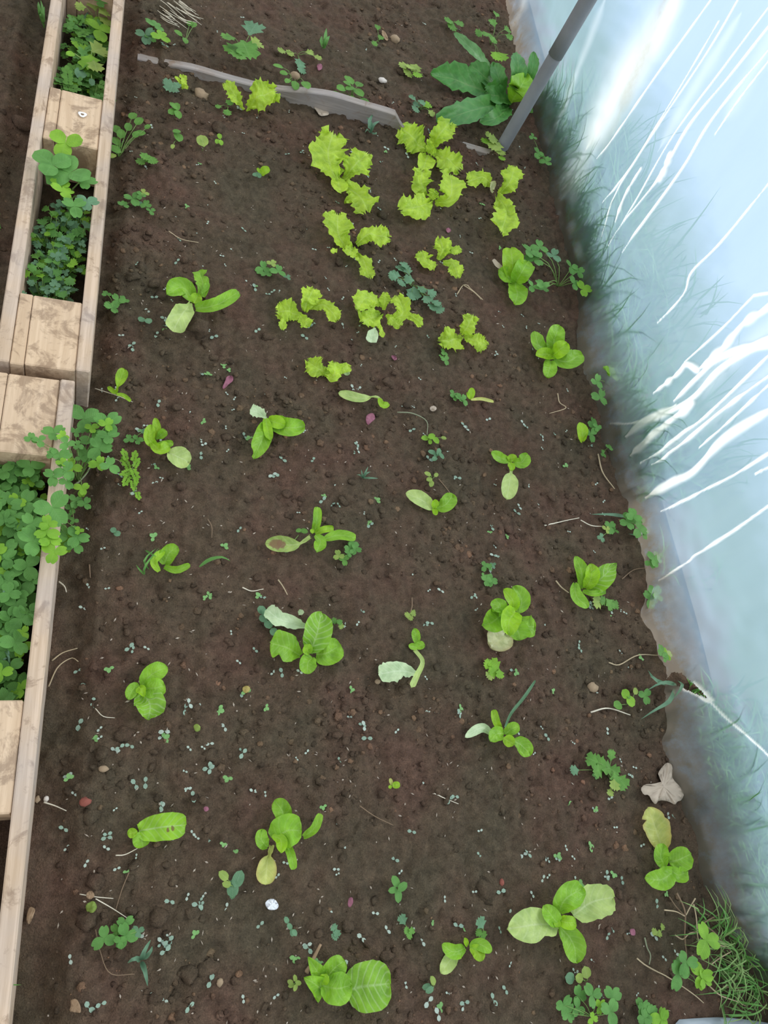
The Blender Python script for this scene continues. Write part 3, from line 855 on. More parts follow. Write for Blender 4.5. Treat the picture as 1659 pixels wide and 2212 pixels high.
# ------------------------------------------------------------------ lettuces
# (label, crop, base point, [(points base to tip, width, profile, material, lift, options, leaf label)])
FR, CO, C2 = 'frill', 'cos', 'cos2'
LETTUCE = [
 ('small frilled lettuce of two upright leaves beside the half buried plank', 'P', (530, 240), [
    ([(527, 236), (508, 205), (486, 178)], 34, FR, FR, .5), ([(533, 234), (560, 208), (597, 196)], 62, FR, FR, .4)]),
 ('large frilled lettuce with a hole bitten in its lowest leaf', 'E', (575, 1170), [
    ([(570, 1180), (500, 1010), (530, 850)], 250, FR, FR, .28), ([(590, 1150), (660, 1070), (745, 985)], 190, FR, FR, .35), ([(600, 1180), (690, 1240), (750, 1350)], 225, FR, FR, .25, dict(bites=[(.55, 0, .5, .06)])),
    ([(560, 1150), (585, 1230)], 110, 'round', FR, .5), ([(560, 1130), (560, 1070)], 90, FR, FR, .6)]),
 ('frilled lettuce nearest the far end of the plank with three spread leaves', 'E', (1150, 970), [
    ([(1130, 970), (1060, 900), (975, 815)], 200, FR, FR, .3), ([(1160, 950), (1215, 860), (1285, 775)], 150, FR, FR, .4), ([(1175, 965), (1255, 1010), (1340, 1090)], 170, FR, FR, .3),
    ([(1140, 990), (1105, 1090)], 120, 'round', FR, .3), ([(1135, 975), (1175, 930)], 110, FR, FR, .7)]),
 ('frilled lettuce touching the one at the plank end, ring of three leaves round a gap', 'E', (1165, 1270), [
    ([(1130, 1250), (1100, 1170), (1105, 1085)], 150, FR, FR, .35), ([(1185, 1300), (1285, 1250), (1285, 1110)], 185, FR, FR, .3), ([(1160, 1290), (1080, 1320), (965, 1345)], 190, FR, FR, .22), ([(1160, 1280), (1185, 1220)], 90, FR, FR, .7)]),
 ('frilled lettuce with a bleached patch standing in front of the hoop tube', 'F', (175, 1035), [
    ([(170, 1030), (110, 965), (25, 985)], 100, FR, FR, .35), ([(195, 1060), (255, 990), (280, 910)], 125, FR, FR, .4), ([(185, 1060), (235, 1150), (210, 1255)], 165, FR, FR, .25),
    ([(165, 1035), (150, 995)], 62, 'round', 'cream', .6, None, 'bleached cream leaf')]),
 ('frilled lettuce of four leaves next below the large bitten one', 'G', (665, 280), [
    ([(630, 290), (570, 180), (560, 65)], 200, FR, FR, .3), ([(680, 260), (770, 195), (890, 225)], 150, FR, FR, .35), ([(680, 310), (735, 380), (765, 475)], 115, FR, FR, .22), ([(660, 270), (630, 330)], 110, FR, FR, .5), ([(560, 290), (520, 310)], 40, FR, FR, .3)]),
 ('small frilled lettuce between the blue-green creeping weed and the hoop tube', 'G', (1215, 365), [
    ([(1205, 360), (1235, 290), (1220, 215)], 125, FR, FR, .4), ([(1230, 335), (1290, 300), (1355, 300)], 60, FR, FR, .4), ([(1200, 385), (1130, 375), (1095, 305)], 115, FR, FR, .35), ([(1235, 380), (1300, 385), (1330, 475)], 110, FR, FR, .22)]),
 ('frilled lettuce with two lobed halves in the middle row, nearest the rows of cos', 'G', (350, 690), [
    ([(330, 715), (250, 690), (175, 690)], 165, FR, FR, .3), ([(350, 690), (370, 620), (410, 540)], 135, FR, FR, .4), ([(370, 670), (480, 650), (560, 745)], 105, FR, FR, .28), ([(320, 715), (375, 785)], 100, FR, FR, .2), ([(215, 720), (205, 805)], 60, FR, FR, .2)]),
 ('sprawling frilled lettuce with a pale drooping stalk in the middle row', 'G', (860, 700), [
    ([(850, 655), (750, 600), (690, 670)], 130, FR, FR, .4), ([(855, 680), (865, 570)], 80, FR, FR, .5), ([(840, 700), (780, 725), (715, 760)], 165, FR, FR, .3), ([(890, 740), (980, 700), (945, 585)], 130, FR, FR, .35),
    ([(970, 690), (1050, 730), (1100, 780)], 70, FR, FR, .2), ([(870, 710), (960, 785)], 95, FR, FR, .3), ([(800, 790), (770, 890)], 75, 'cut', 'white', .15, None, 'bleached drooping leaf'), ([(830, 770), (850, 855)], 40, FR, FR, .1)]),
 ('frilled lettuce of three leaves in the middle row, nearest the plastic film', 'G', (1360, 850), [
    ([(1350, 850), (1290, 870), (1215, 880)], 175, FR, FR, .3), ([(1350, 840), (1390, 790), (1425, 715)], 120, FR, FR, .4), ([(1370, 840), (1430, 870), (1515, 910)], 120, FR, FR, .25)]),
 ('lone flat frilled lettuce below the middle row of frilled ones', 'G', (490, 1085), [
    ([(510, 1090), (430, 1050), (370, 1000)], 140, FR, FR, .28), ([(470, 1085), (560, 1060), (645, 1050)], 85, FR, FR, .25), ([(480, 1095), (535, 1100), (545, 1010)], 110, FR, FR, .3), ([(600, 1090), (635, 1070)], 45, 'round', 'white', .1, None, 'bleached leaf tip')]),
 ('cos lettuce of four long leaves with a round soil lump under it', 'B', (1250, 450), [
    ([(1245, 450), (1165, 355), (1068, 405)], 125, 'oval', CO, .4), ([(1265, 430), (1300, 345), (1270, 250)], 85, 'cut', CO, .35, dict(jag=.1, bites=[(.75, 1, .6, .05)])), ([(1250, 490), (1380, 470), (1530, 385)], 88, 'strap', CO, .35),
    ([(1220, 455), (1160, 540), (1105, 640)], 130, 'cut', 'pale', .28, None, 'pale folded leaf'), ([(1240, 460), (1270, 400)], 75, 'round', C2, .7), ([(1300, 420), (1330, 325)], 40, 'strap', CO, .4)]),
 ('tiny cos seedling with one spoon leaf lying by a white root beside the pallets', 'B', (745, 1040), [
    ([(740, 1038), (758, 980), (795, 880)], 72, 'spoon', C2, .35), ([(740, 1040), (690, 993)], 32, 'oval', C2, .3), ([(745, 1042), (790, 1050), (838, 1087)], 27, 'strap', C2, .15)]),
 ('thin cos seedling lying flat with one long pale stalk under the frilled rows', 'G', (835, 1255), [
    ([(845, 1260), (800, 1235), (700, 1245), (565, 1210)], 66, 'spoon', 'pale', .08), ([(825, 1245), (850, 1290), (890, 1280)], 44, 'oval', C2, .25)]),
 ('tiny cos seedling with a withered yellow stalk beside a clover sprig', 'G', (1412, 1255), [
    ([(1412, 1255), (1420, 1178)], 46, 'oval', C2, .4), ([(1405, 1250), (1392, 1205)], 24, 'oval', C2, .4), ([(1415, 1255), (1480, 1250), (1560, 1268)], 24, 'strap', 'yellow', .06, None, 'withered yellow leaf')]),
 ('cos lettuce with a bleached torn leaf and a scorched lower leaf', 'G', (110, 1385), [
    ([(120, 1385), (240, 1435), (352, 1420)], 125, 'round', CO, .35), ([(110, 1390), (170, 1400), (225, 1420)], 92, 'oval', C2, .55), ([(110, 1380), (60, 1340), (0, 1320)], 78, 'cut', 'white', .25, dict(jag=.1), 'bleached torn leaf'),
    ([(105, 1400), (85, 1490), (20, 1635)], 120, 'oval', 'cos', .15, dict(bites=[(.9, 1, .7, .07)]), None), ([(100, 1375), (112, 1440), (125, 1510)], 60, 'strap', C2, .3)]),
 ('cos lettuce with one broad pale spoon leaf beside the ferny sprig', 'B', (1010, 1350), [
    ([(1000, 1330), (1005, 1270), (992, 1192)], 52, 'oval', C2, .5), ([(1010, 1380), (955, 1330), (970, 1235)], 70, 'oval', C2, .4), ([(1000, 1330), (1065, 1275)], 55, 'cut', CO, .5), ([(1000, 1370), (1110, 1355)], 48, 'strap', CO, .35), ([(960, 1340), (1020, 1395), (1080, 1370)], 70, 'cut', C2, .4),
    ([(1030, 1385), (1100, 1420), (1215, 1480)], 135, 'spoon', 'pale', .2, None, 'broad pale leaf')]),
 ('small cos lettuce with a pale spoon leaf hanging down, near the star sprigs', 'H', (262, 1250), [
    ([(255, 1245), (200, 1230), (153, 1200)], 62, 'oval', CO, .35), ([(268, 1255), (262, 1210)], 55, 'oval', C2, .6), ([(275, 1250), (320, 1255), (352, 1210)], 74, 'oval', CO, .35), ([(262, 1270), (258, 1340), (238, 1455)], 95, 'spoon', 'pale', .15, None, 'pale lower leaf'), ([(255, 1255), (270, 1300)], 40, 'oval', C2, .4)]),
 ('small cos seedling with two butterfly leaves in the middle of the bed', 'I', (1298, 435), [
    ([(1295, 440), (1220, 385), (1117, 340)], 100, 'oval', 'pale', .3, None, 'pale creased leaf'), ([(1308, 435), (1370, 415), (1420, 350)], 100, 'oval', CO, .35), ([(1300, 440), (1303, 482)], 38, 'strap', C2, .3), ([(1298, 440), (1305, 380)], 48, 'oval', C2, .6)]),
 ('cos seedling with one rotting brown outer leaf', 'I', (525, 600), [
    ([(530, 595), (548, 510), (550, 430)], 55, 'strap', CO, .4), ([(535, 600), (590, 575), (655, 568)], 46, 'strap', C2, .4), ([(595, 635), (690, 610), (797, 628)], 66, 'strap', CO, .25), ([(535, 610), (570, 650), (545, 715)], 82, 'oval', CO, .3),
    ([(505, 620), (420, 670), (300, 668), (215, 668)], 105, 'spoon', 'rot', .06, None, 'rotting leaf with a brown blotch'), ([(520, 600), (512, 570)], 26, 'oval', C2, .6)]),
 ('small cos seedling with curled leaves among thin grass near the pallet', 'C', (1045, 660), [
    ([(1050, 650), (1080, 580), (1140, 535)], 100, 'round', CO, .45), ([(1018, 695), (985, 630), (1050, 558)], 50, 'strap', C2, .35), ([(1050, 665), (1130, 685), (1218, 652)], 48, 'strap', CO, .3)]),
 ('big cos lettuce with a whitish ragged leaf trailing over a round-leaved weed', 'I', (510, 1360), [
    ([(495, 1205), (410, 1175), (310, 1150), (225, 1085)], 100, 'cut', 'white', .2, dict(jag=.12, bites=[(.6, 0, .5, .06)]), 'whitish ragged leaf'), ([(450, 1380), (350, 1330), (250, 1300)], 185, 'cut', CO, .3, dict(bites=[(.75, 0, .35, .08)])),
    ([(540, 1370), (610, 1365), (700, 1310)], 165, 'round', CO, .3), ([(520, 1390), (490, 1430), (485, 1500)], 115, 'oval', CO, .25), ([(500, 1360), (550, 1240), (575, 1105)], 180, 'oval', 'ribbed', .35, dict(wavy=.3)), ([(500, 1370), (470, 1310)], 70, 'oval', C2, .6), ([(430, 1120), (455, 1090)], 36, 'cut', 'white', .5)]),
 ('cos seedling with one long stalk folded into a torn pale blade', 'I', (1178, 1325), [
    ([(1190, 1310), (1170, 1205)], 58, 'oval', CO, .45), ([(1175, 1325), (1237, 1308)], 55, 'round', CO, .4), ([(1190, 1330), (1133, 1318)], 44, 'round', CO, .4),
    ([(1200, 1500), (1080, 1480), (942, 1500)], 125, 'cut', 'white', .12, dict(jag=.1, bites=[(.45, 0, .5, .05)]), 'torn pale blade'), ([(1172, 1345), (1222, 1420), (1185, 1510), (1150, 1588)], 42, 'petiole', 'pale', .2, None, 'pale leaf stalk')]),
 ('upright cos lettuce with creased pointed leaves between cream-footed cos and the film', 'J', (655, 560), [
    ([(645, 560), (645, 470), (612, 380)], 70, 'oval', CO, .4), ([(680, 560), (765, 490), (835, 418)], 120, 'point', 'ribbed', .35), ([(670, 560), (700, 490), (698, 420)], 82, 'oval', C2, .6), ([(650, 572), (710, 585), (778, 573)], 34, 'strap', CO, .2), ([(610, 525), (620, 600), (683, 660)], 72, 'oval', CO, .25)]),
 ('dense cos lettuce with a cream dying leaf at its foot', 'J', (240, 720), [
    ([(230, 795), (195, 830), (150, 875)], 155, 'round', 'cream', .12, None, 'cream dying leaf with a hole'), ([(270, 760), (300, 790), (310, 840)], 120, 'oval', CO, .2), ([(300, 720), (345, 760), (395, 765)], 125, 'oval', CO, .25), ([(220, 690), (160, 740), (105, 755)], 135, 'oval', CO, .3),
    ([(300, 690), (320, 620), (275, 543)], 95, 'oval', CO, .35), ([(280, 680), (270, 620), (222, 558)], 72, 'oval', C2, .5), ([(240, 690), (190, 660), (165, 680)], 100, 'oval', CO, .5), ([(290, 680), (255, 730), (255, 815)], 120, 'oval', C2, .55)]),
 ('cos lettuce of five round leaves standing nearest the lower pallet', 'C', (905, 1445), [
    ([(905, 1430), (975, 1350), (1072, 1305)], 118, 'oval', CO, .35), ([(915, 1440), (990, 1440), (1055, 1425)], 125, 'round', CO, .4), ([(890, 1420), (850, 1450), (820, 1515)], 78, 'oval', CO, .3), ([(910, 1470), (960, 1545), (950, 1640)], 195, 'round', 'ribbed', .3, dict(wavy=.3)), ([(890, 1430), (925, 1500)], 66, 'point', C2, .6)]),
 ('five-leaved cos seedling with a grey dead stalk reaching away from it', 'J', (215, 1385), [
    ([(160, 1350), (100, 1315), (10, 1365)], 52, 'oval', 'white', .2, None, 'pale outer leaf'), ([(205, 1330), (180, 1280), (165, 1215)], 46, 'strap', C2, .4), ([(225, 1345), (180, 1350), (150, 1390)], 80, 'oval', CO, .4), ([(230, 1350), (265, 1320), (308, 1305)], 66, 'oval', CO, .4),
    ([(270, 1385), (320, 1410), (368, 1465)], 92, 'oval', CO, .25), ([(220, 1370), (280, 1405)], 66, 'oval', C2, .45), ([(228, 1310), (262, 1235), (330, 1150), (395, 1055)], 17, 'strap', 'bluegreen', .12, dict(cup=.6), 'grey dead stalk')]),
 ('cos seedling with one long oval leaf marked by two brown spots', 'D', (880, 880), [
    ([(885, 875), (1030, 850), (1190, 835)], 165, 'strap', 'spot', .25, None, 'long leaf with brown spots'), ([(890, 880), (918, 978)], 110, 'round', CO, .3), ([(880, 878), (815, 895)], 62, 'oval', C2, .3)]),
 ('big upright cos lettuce with a pale yellow leaf pointing at the foil scrap', 'K', (265, 1055), [
    ([(255, 1090), (225, 1210), (213, 1340)], 128, 'spoon', 'yellow', .15, dict(cup=.15), 'pale yellow leaf'), ([(330, 960), (320, 880), (270, 808)], 110, 'oval', CO, .3), ([(450, 1040), (520, 985), (560, 892)], 56, 'strap', CO, .35), ([(230, 1105), (190, 1060), (195, 990)], 82, 'oval', CO, .35), ([(340, 1070), (372, 1150), (392, 1245)], 56, 'strap', CO, .3),
    ([(270, 1060), (350, 1000), (440, 1000)], 200, 'round', CO, .45), ([(255, 1030), (310, 1060), (310, 1140)], 74, 'oval', C2, .4)]),
 ('largest cos lettuce in the nearest row, with one huge ribbed leaf', 'K', (590, 1960), [
    ([(725, 2000), (850, 1975), (1000, 1960)], 275, 'round', 'ribbed', .22, dict(wavy=.18)), ([(570, 1930), (530, 1870), (480, 1790)], 100, 'point', CO, .35), ([(590, 1930), (640, 1870), (710, 1810)], 130, 'round', CO, .4), ([(570, 2000), (520, 1960), (455, 1920)], 120, 'point', CO, .3), ([(540, 1990), (545, 2080)], 60, 'point', CO, .15),
    ([(570, 1970), (660, 1990), (755, 1970)], 180, 'oval', CO, .45, dict(wavy=.3)), ([(560, 1960), (600, 1900)], 70, 'oval', C2, .7)]),
 ('small cos seedling in the nearest row with a pale drooping lower leaf', 'P', (1010, 2045), [
    ([(990, 2058), (972, 2075), (953, 2102)], 32, 'oval', 'pale', .1, None, 'pale lower leaf'), ([(1006, 2048), (980, 2056), (955, 2040)], 30, 'oval', CO, .35), ([(1010, 2044), (1003, 2026)], 12, 'oval', C2, .5), ([(1014, 2044), (1036, 2040), (1063, 2055)], 26, 'oval', CO, .3), ([(1015, 2048), (1030, 2055), (1042, 2076)], 28, 'oval', C2, .25)]),
 ('large cos lettuce with pale round leaves spread like a propeller, nearest the grass clump', 'M', (520, 975), [
    ([(600, 950), (700, 880), (822, 850)], 172, 'round', 'pale', .25, dict(jag=.05), 'pale outer leaf'), ([(510, 1000), (400, 1000), (243, 1025)], 175, 'oval', 'pale', .22, dict(bites=[(.35, 0, .3, .12)]), 'pale outer leaf'), ([(525, 1010), (595, 1090), (620, 1210)], 128, 'oval', CO, .2), ([(525, 945), (560, 860), (660, 800)], 130, 'oval', CO, .4),
    ([(520, 1000), (480, 950), (440, 895)], 92, 'oval', CO, .4), ([(525, 975), (570, 990), (615, 985)], 70, 'round', C2, .5), ([(500, 960), (520, 1015)], 40, 'strap', C2, .4)]),
 ('cos lettuce with a tall notched yellow leaf, between the dry leaf and the grass clump', 'M', (1115, 680), [
    ([(1095, 590), (1050, 480), (1005, 362)], 150, 'oval', 'yellow', .25, dict(bites=[(.75, 0, .45, .04), (.72, 1, .3, .03)]), 'notched yellow leaf'), ([(1105, 690), (1075, 630), (1090, 560)], 82, 'oval', CO, .35), ([(1120, 660), (1180, 645), (1240, 615)], 120, 'round', CO, .35), ([(1120, 690), (1170, 730), (1222, 710)], 80, 'oval', CO, .25), ([(1150, 710), (1080, 755), (988, 748)], 110, 'oval', CO, .28)]),
 ('upright cos lettuce with a dry brown tip, next to the long-stemmed clover at the film', 'H', (275, 260), [
    ([(275, 270), (268, 170), (262, 88)], 120, 'oval', 'cos2', .35), ([(275, 260), (230, 235), (195, 205)], 85, 'oval', CO, .35), ([(285, 285), (320, 220), (355, 160)], 105, 'oval', CO, .45), ([(285, 275), (295, 340), (285, 395)], 112, 'round', CO, .2), ([(230, 210), (190, 185), (163, 152)], 26, 'strap', 'dry', .2, None, 'dry brown tip')]),
 ('rosette cos lettuce of six leaves touching the bulge of the film', 'H', (490, 650), [
    ([(460, 660), (410, 610), (388, 543)], 72, 'oval', CO, .4), ([(490, 650), (500, 580), (525, 510)], 100, 'oval', CO, .45), ([(495, 690), (570, 705), (645, 665)], 98, 'oval', CO, .25), ([(480, 700), (470, 750), (455, 795)], 84, 'round', CO, .2), ([(500, 680), (450, 665), (395, 672)], 66, 'oval', C2, .4), ([(490, 670), (530, 640), (570, 610)], 90, 'oval', C2, .5)]),
 ('single small yellow-green leaf standing by a clover at the film edge', 'H', (650, 1140), [
    ([(650, 1145), (650, 1100), (642, 1038)], 60, 'oval', C2, .4)]),
 ('ragged yellow frilled seedling beside a dull lobed weed near the plank', 'A', (1165, 570), [
    ([(1165, 570), (1180, 530), (1165, 480)], 50, FR, FR, .4), ([(1165, 560), (1140, 510), (1120, 488)], 24, FR, FR, .4), ([(1170, 560), (1205, 560)], 24, FR, FR, .3)]),
 ('tiny yellow-green seedling of three leaves in bare soil under the cos with torn blade', 'K', (1005, 715), [
    ([(1005, 715), (995, 670)], 24, 'oval', 'yellow', .3), ([(1008, 715), (1058, 712)], 42, 'round', C2, .25), ([(1005, 718), (985, 732)], 22, 'oval', C2, .2)]),
 ('tiny bright seedling above the cos lettuce with the soil lump', 'E', (75, 1110), [
    ([(70, 1115), (90, 1095), (128, 1085)], 55, 'round', C2, .4), ([(68, 1110), (45, 1075)], 20, 'strap', C2, .4), ([(72, 1118), (15, 1120)], 30, 'oval', 'bluegreen', .2), ([(72, 1120), (50, 1135)], 24, 'oval', 'bluegreen', .2)]),
]
for rec in LETTUCE:
    lab, c, b, leaves = rec
    root = thing('lettuce', G(*cp(c, *b)), lab, 'lettuce', 'lettuces planted in the bed')
    for i, lf in enumerate(leaves):
        lf = tuple(lf) + (None,) * (7 - len(lf))
        add_leaf(root, c, lf[0], lf[1], lf[2], lf[3], lf[4], lf[5], lf[6], zi=0.0025 * i)

# ------------------------------------------------------------------ broad-leaved weed by the hoop tube
rt = thing('broad_leaved_weed', G(1099, 238), 'large dark green broad-leaved weed with toothed leaves behind the hoop tube', 'weed')
TE = dict(jag=.07, wavy=.25, na=26, lobes=.05)
for lf in [('E', [(1550, 600), (1420, 550), (1280, 500), (1155, 470)], 175, 'oval', 'dock', .15, dict(jag=.1, wavy=.2, na=26, lobes=.16)), ('E', [(1600, 590), (1510, 490), (1410, 410)], 125, 'oval', 'dock', .3), ('E', [(1560, 480), (1450, 340), (1305, 208)], 72, 'oval', 'dock2', .4),
           ('E', [(1640, 650), (1420, 710), (1195, 780)], 160, 'strap', 'dock', .18), ('E', [(1660, 640), (1570, 610), (1500, 590)], 130, 'oval', 'dock', .4), ('F', [(220, 520), (200, 430), (170, 340)], 85, 'oval', 'dock', .4), ('F', [(260, 500), (300, 400), (290, 285)], 90, 'oval', 'dock', .5),
           ('F', [(300, 500), (370, 400), (385, 280)], 62, 'oval', 'dock', .5), ('F', [(260, 560), (310, 480), (350, 405)], 120, 'oval', 'cos', .5), ('F', [(250, 580), (180, 640), (90, 665)], 95, 'oval', 'dock', .2), ('F', [(300, 590), (380, 600), (440, 575)], 30, 'oval', 'weed', .1), ('F', [(240, 560), (170, 500), (120, 480)], 100, 'oval', 'dock', .45)]:
    add_leaf(rt, lf[0], lf[1], lf[2], lf[3], lf[4], lf[5], lf[6] if len(lf) > 6 else TE)


# ------------------------------------------------------------------ small leaf shapes shared by the weeds
def flat_leaf(fn, fold=.12, na=6, nu=4, L=1.0):
    t = np.linspace(0, 1, na + 1)
    V, uv, Fc = [], [], []
    for x in t:
        for u in np.linspace(-1, 1, nu + 1):
            w, ext = fn(x, u)
            V.append((w * u, L * ext, fold * abs(w * u) - .10 * x * x))
            uv.append((u * .5 + .5, x))
    for i in range(na):
        for j in range(nu):
            a = i * (nu + 1) + j
            Fc.append((a, a + 1, a + nu + 2, a + nu + 1))
    return np.array(V), Fc, uv


def heart(x, u):
    return .46 * (math.sin(math.pi * min(1, x ** .9) * .86) ** .75 if 0 < x else 0.02), x * (.90 + .13 * math.sin(abs(u) * 2.2))


def ovate(x, u):
    return .34 * float(blade(np.array(x), .45)), x


def lobed(x, u):
    return .5 * (.12 + .88 * float(sm(x / .4))) * (1 if x < .75 else math.sqrt(max(0, 1 - ((x - .75) / .28) ** 2))) * (1 + .25 * math.cos(x * 18)), x * (1 + .10 * math.cos(abs(u) * 7))


def join_leaves(items):
    V, Fc, uv, n = [], [], [], 0
    for (v, f, w), ang, sc, off, tilt in items:
        ca, sa = math.cos(ang), math.sin(ang)
        q = np.array(v) * sc
        q[:, 2] += q[:, 1] * tilt
        V.append(np.stack([q[:, 0] * ca - q[:, 1] * sa + off[0], q[:, 0] * sa + q[:, 1] * ca + off[1], q[:, 2] + off[2]], 1))
        Fc += [tuple(i + n for i in k) for k in f]
        uv += w
        n += len(q)
    return np.vstack(V), Fc, uv


def tri(seed, fn=heart, sp=2.094):
    r = np.random.default_rng(seed)
    lf = flat_leaf(fn)
    return join_leaves([(lf, k * sp + r.uniform(-.15, .15), r.uniform(.88, 1.05), (0, 0, 0), r.uniform(-.05, .35)) for k in range(3)])


def sprig(seed):
    r = np.random.default_rng(seed)
    lf = flat_leaf(ovate, na=4, nu=2)
    it = [(lf, s * r.uniform(.9, 1.3), r.uniform(.28, .42), (0, .16 * k, .02), .2) for k in range(1, 6) for s in (-1, 1)] + [(lf, 0, .4, (0, .9, .02), .2)]
    return join_leaves(it)


LM = {}
for m in ('clover', 'clover2', 'bluegreen', 'weed', 'weed2', 'yellow'):
    for kind, fn in (('tri', lambda s: tri(s)), ('lob', lambda s: flat_leaf(lobed, na=8)), ('ova', lambda s: flat_leaf(ovate)), ('rnd', lambda s: flat_leaf(lambda x, u: (.48 * float(blade(np.array(x), .5)), x))), ('fern', sprig), ('tov', lambda s: tri(s, lambda x, u: (.46 * float(blade(np.array(x), .55)), x)))):
        for v in range(2):
            g = fn(31 + v * 7)
            LM[m, kind, v] = mesh('leaf', g[0], g[1], M[m], g[2])


def weed_leaf(root, p, size, kind, m, ang, tilt=(0, 0), v=None, label=None):
    o = link('leaf', LM[m, kind, random.randrange(2) if v is None else v], root)
    o.location = Vector(p) - root.location
    o.rotation_euler = (tilt[0], tilt[1], ang)
    s = size if kind in ('tri', 'tov') else size
    o.scale = (s, s, s)
    if label:
        o['label'] = label
    return o


def weed(label, crop, root_xy, leaves, kind='tri', m='clover', size=50, h=.03, stem='stem', name='clover_plant', cat_='weed', group='weeds in the bed', over=False, sr=.0007):
    """leaves: (x, y[, size[, material[, kind]]]) in crop pixels; size is the leaf's diameter (or length) there"""
    r = thing(name, G(*cp(crop, *root_xy)), label, cat_, group)
    R0 = np.array(r.location)
    st = []
    for i, lf in enumerate(leaves):
        x, y = lf[0], lf[1]
        sz = lf[2] if len(lf) > 2 and lf[2] else size
        mm = lf[3] if len(lf) > 3 and lf[3] else m
        kk = lf[4] if len(lf) > 4 else kind
        hh = h * random.uniform(.75, 1.2)
        p = G(*cp(crop, x, y), hh)
        if over:
            q = unproj(*cp(crop, x, y), .108)
            if q[0] < (.150 if q[1] > 0 else .128):
                p = q + (CAM - q) * random.uniform(-.004, .012)
        if kk not in ('tri', 'tov'):
            # a single leaf grows outward: the point given is its middle
            d = p[:2] - R0[:2]
            a = math.atan2(d[1], d[0]) - math.pi / 2 if np.hypot(*d) > .004 else random.uniform(0, 6.28)
            L = sz / CR[crop][2] * mpp(p)
            q = p - np.array([-math.sin(a), math.cos(a), 0]) * L * .5
            weed_leaf(r, q, L, kk, mm, a, (random.uniform(-.1, .3), random.uniform(-.25, .25)))
            st.append(tube([R0 + [0, 0, -.003], (R0 + q) / 2 + [0, 0, hh * .3], q], sr, sr * .8, 4, 5))
        else:
            L = .69 * sz / CR[crop][2] * mpp(p)
            weed_leaf(r, p, L, kk, mm, random.uniform(0, 6.28), (random.uniform(-.2, .2), random.uniform(-.2, .2)))
            st.append(tube([R0 + [0, 0, -.003], (R0 + p) / 2 + [0, 0, hh * .35], p - [0, 0, .001]], sr, sr * .8, 4, 6))
    if stem:
        v, f = cat(st)
        link('stems', mesh('stems', np.array(v) - R0, f, M[stem]), r)
    return r


# ------------------------------------------------------------------ weeds one by one
weed('tall clover spilling over the lower pallet corner onto the bed', 'Q', (930, 1440), [(1000, 690, 300), (1290, 740, 260), (1270, 760, 150, 'clover2'), (650, 860, 220), (750, 900, 120, 'clover2'), (900, 850, 110), (1100, 800, 130, 'clover2'), (1110, 950, 240), (1290, 900, 200), (1180, 1040, 230), (1040, 1110, 180), (960, 1150, 110), (1180, 1230, 170, 'clover2'), (1310, 1250, 180), (370, 930, 130), (470, 950, 130), (800, 980, 150), (980, 1520, 140, 'clover2'), (930, 1010, 100), (1230, 960, 150)], h=.075, name='clover_plant', over=True)
weed('clover hanging over the lower pallet board with bright young tips', 'Q', (560, 1380), [(710, 1150, 230), (740, 1210, 110, 'clover2'), (860, 1260, 170, 'clover2'), (640, 1370, 190), (790, 1320, 220), (800, 1440, 150), (640, 1120, 120)], h=.085, name='clover_plant', over=True)
weed('clover leaf fan lying across the lower pallet board under the spilling clover', 'R', (380, 400), [(545, 270, 300), (480, 520, 190, 'clover2'), (520, 610, 180, 'clover2'), (660, 620, 190, 'clover2'), (680, 540, 200), (800, 580, 190), (560, 740, 200, 'clover2'), (780, 660, 150), (330, 440, 190), (350, 620, 250), (820, 510, 80, 'clover2'), (500, 440, 150, 'clover2')], h=.085, name='clover_plant', over=True)
weed('small clover on the soil just outside the lower pallet board', 'R', (740, 150), [(850, 80, 120, 'clover2'), (780, 200, 120), (740, 280, 100), (890, 230, 120), (715, 355, 60), (765, 410, 70)], h=.02)
weed('leafy clover stems leaning out of the upper pallet slot, with big pointed leaflets', 'T', (640, 1700), [(430, 860, 560, None, 'tov'), (745, 1010, 660, None, 'tov'), (665, 480, 480, 'clover2', 'tov'), (620, 1350, 330, 'clover2'), (560, 1220, 300, 'clover2', 'tov'), (1020, 1180, 300), (1050, 1540, 300, 'bluegreen'), (830, 1600, 330), (560, 1030, 300, None, 'tov')], h=.085, over=True, sr=.0016, name='clover_plant')
weed('pale leafy herb with a thick stem in the topmost pallet slot', 'U', (1110, 1560), [(1270, 880, 330, 'weed2', 'lob'), (1010, 950, 300, 'clover2', 'lob'), (1100, 1080, 330, 'clover2', 'lob'), (760, 980, 180, 'clover2', 'ova'), (1210, 1180, 260, 'weed2', 'lob'), (940, 1330, 300, 'bluegreen', 'ova'), (1150, 1460, 160, 'bluegreen', 'ova'), (960, 1160, 260, 'weed', 'ova'), (1330, 940, 260, 'weed2', 'lob')], 'lob', 'clover2', 200, .07, name='leafy_herb', sr=.002)
weed('clover with pale leaves beside the thick-stemmed herb in the topmost slot', 'U', (1250, 700), [(1290, 540, 380, 'clover2'), (1100, 660, 260, 'bluegreen'), (1210, 680, 240, 'bluegreen'), (1380, 360, 230, 'weed2', 'lob'), (1190, 360, 200, 'clover2'), (1180, 110, 240, 'weed2', 'lob'), (1360, 210, 200, 'weed2', 'lob'), (950, 120, 180, 'weed2', 'lob'), (1280, 30, 240, 'clover')], 'tri', 'clover', 200, .06)


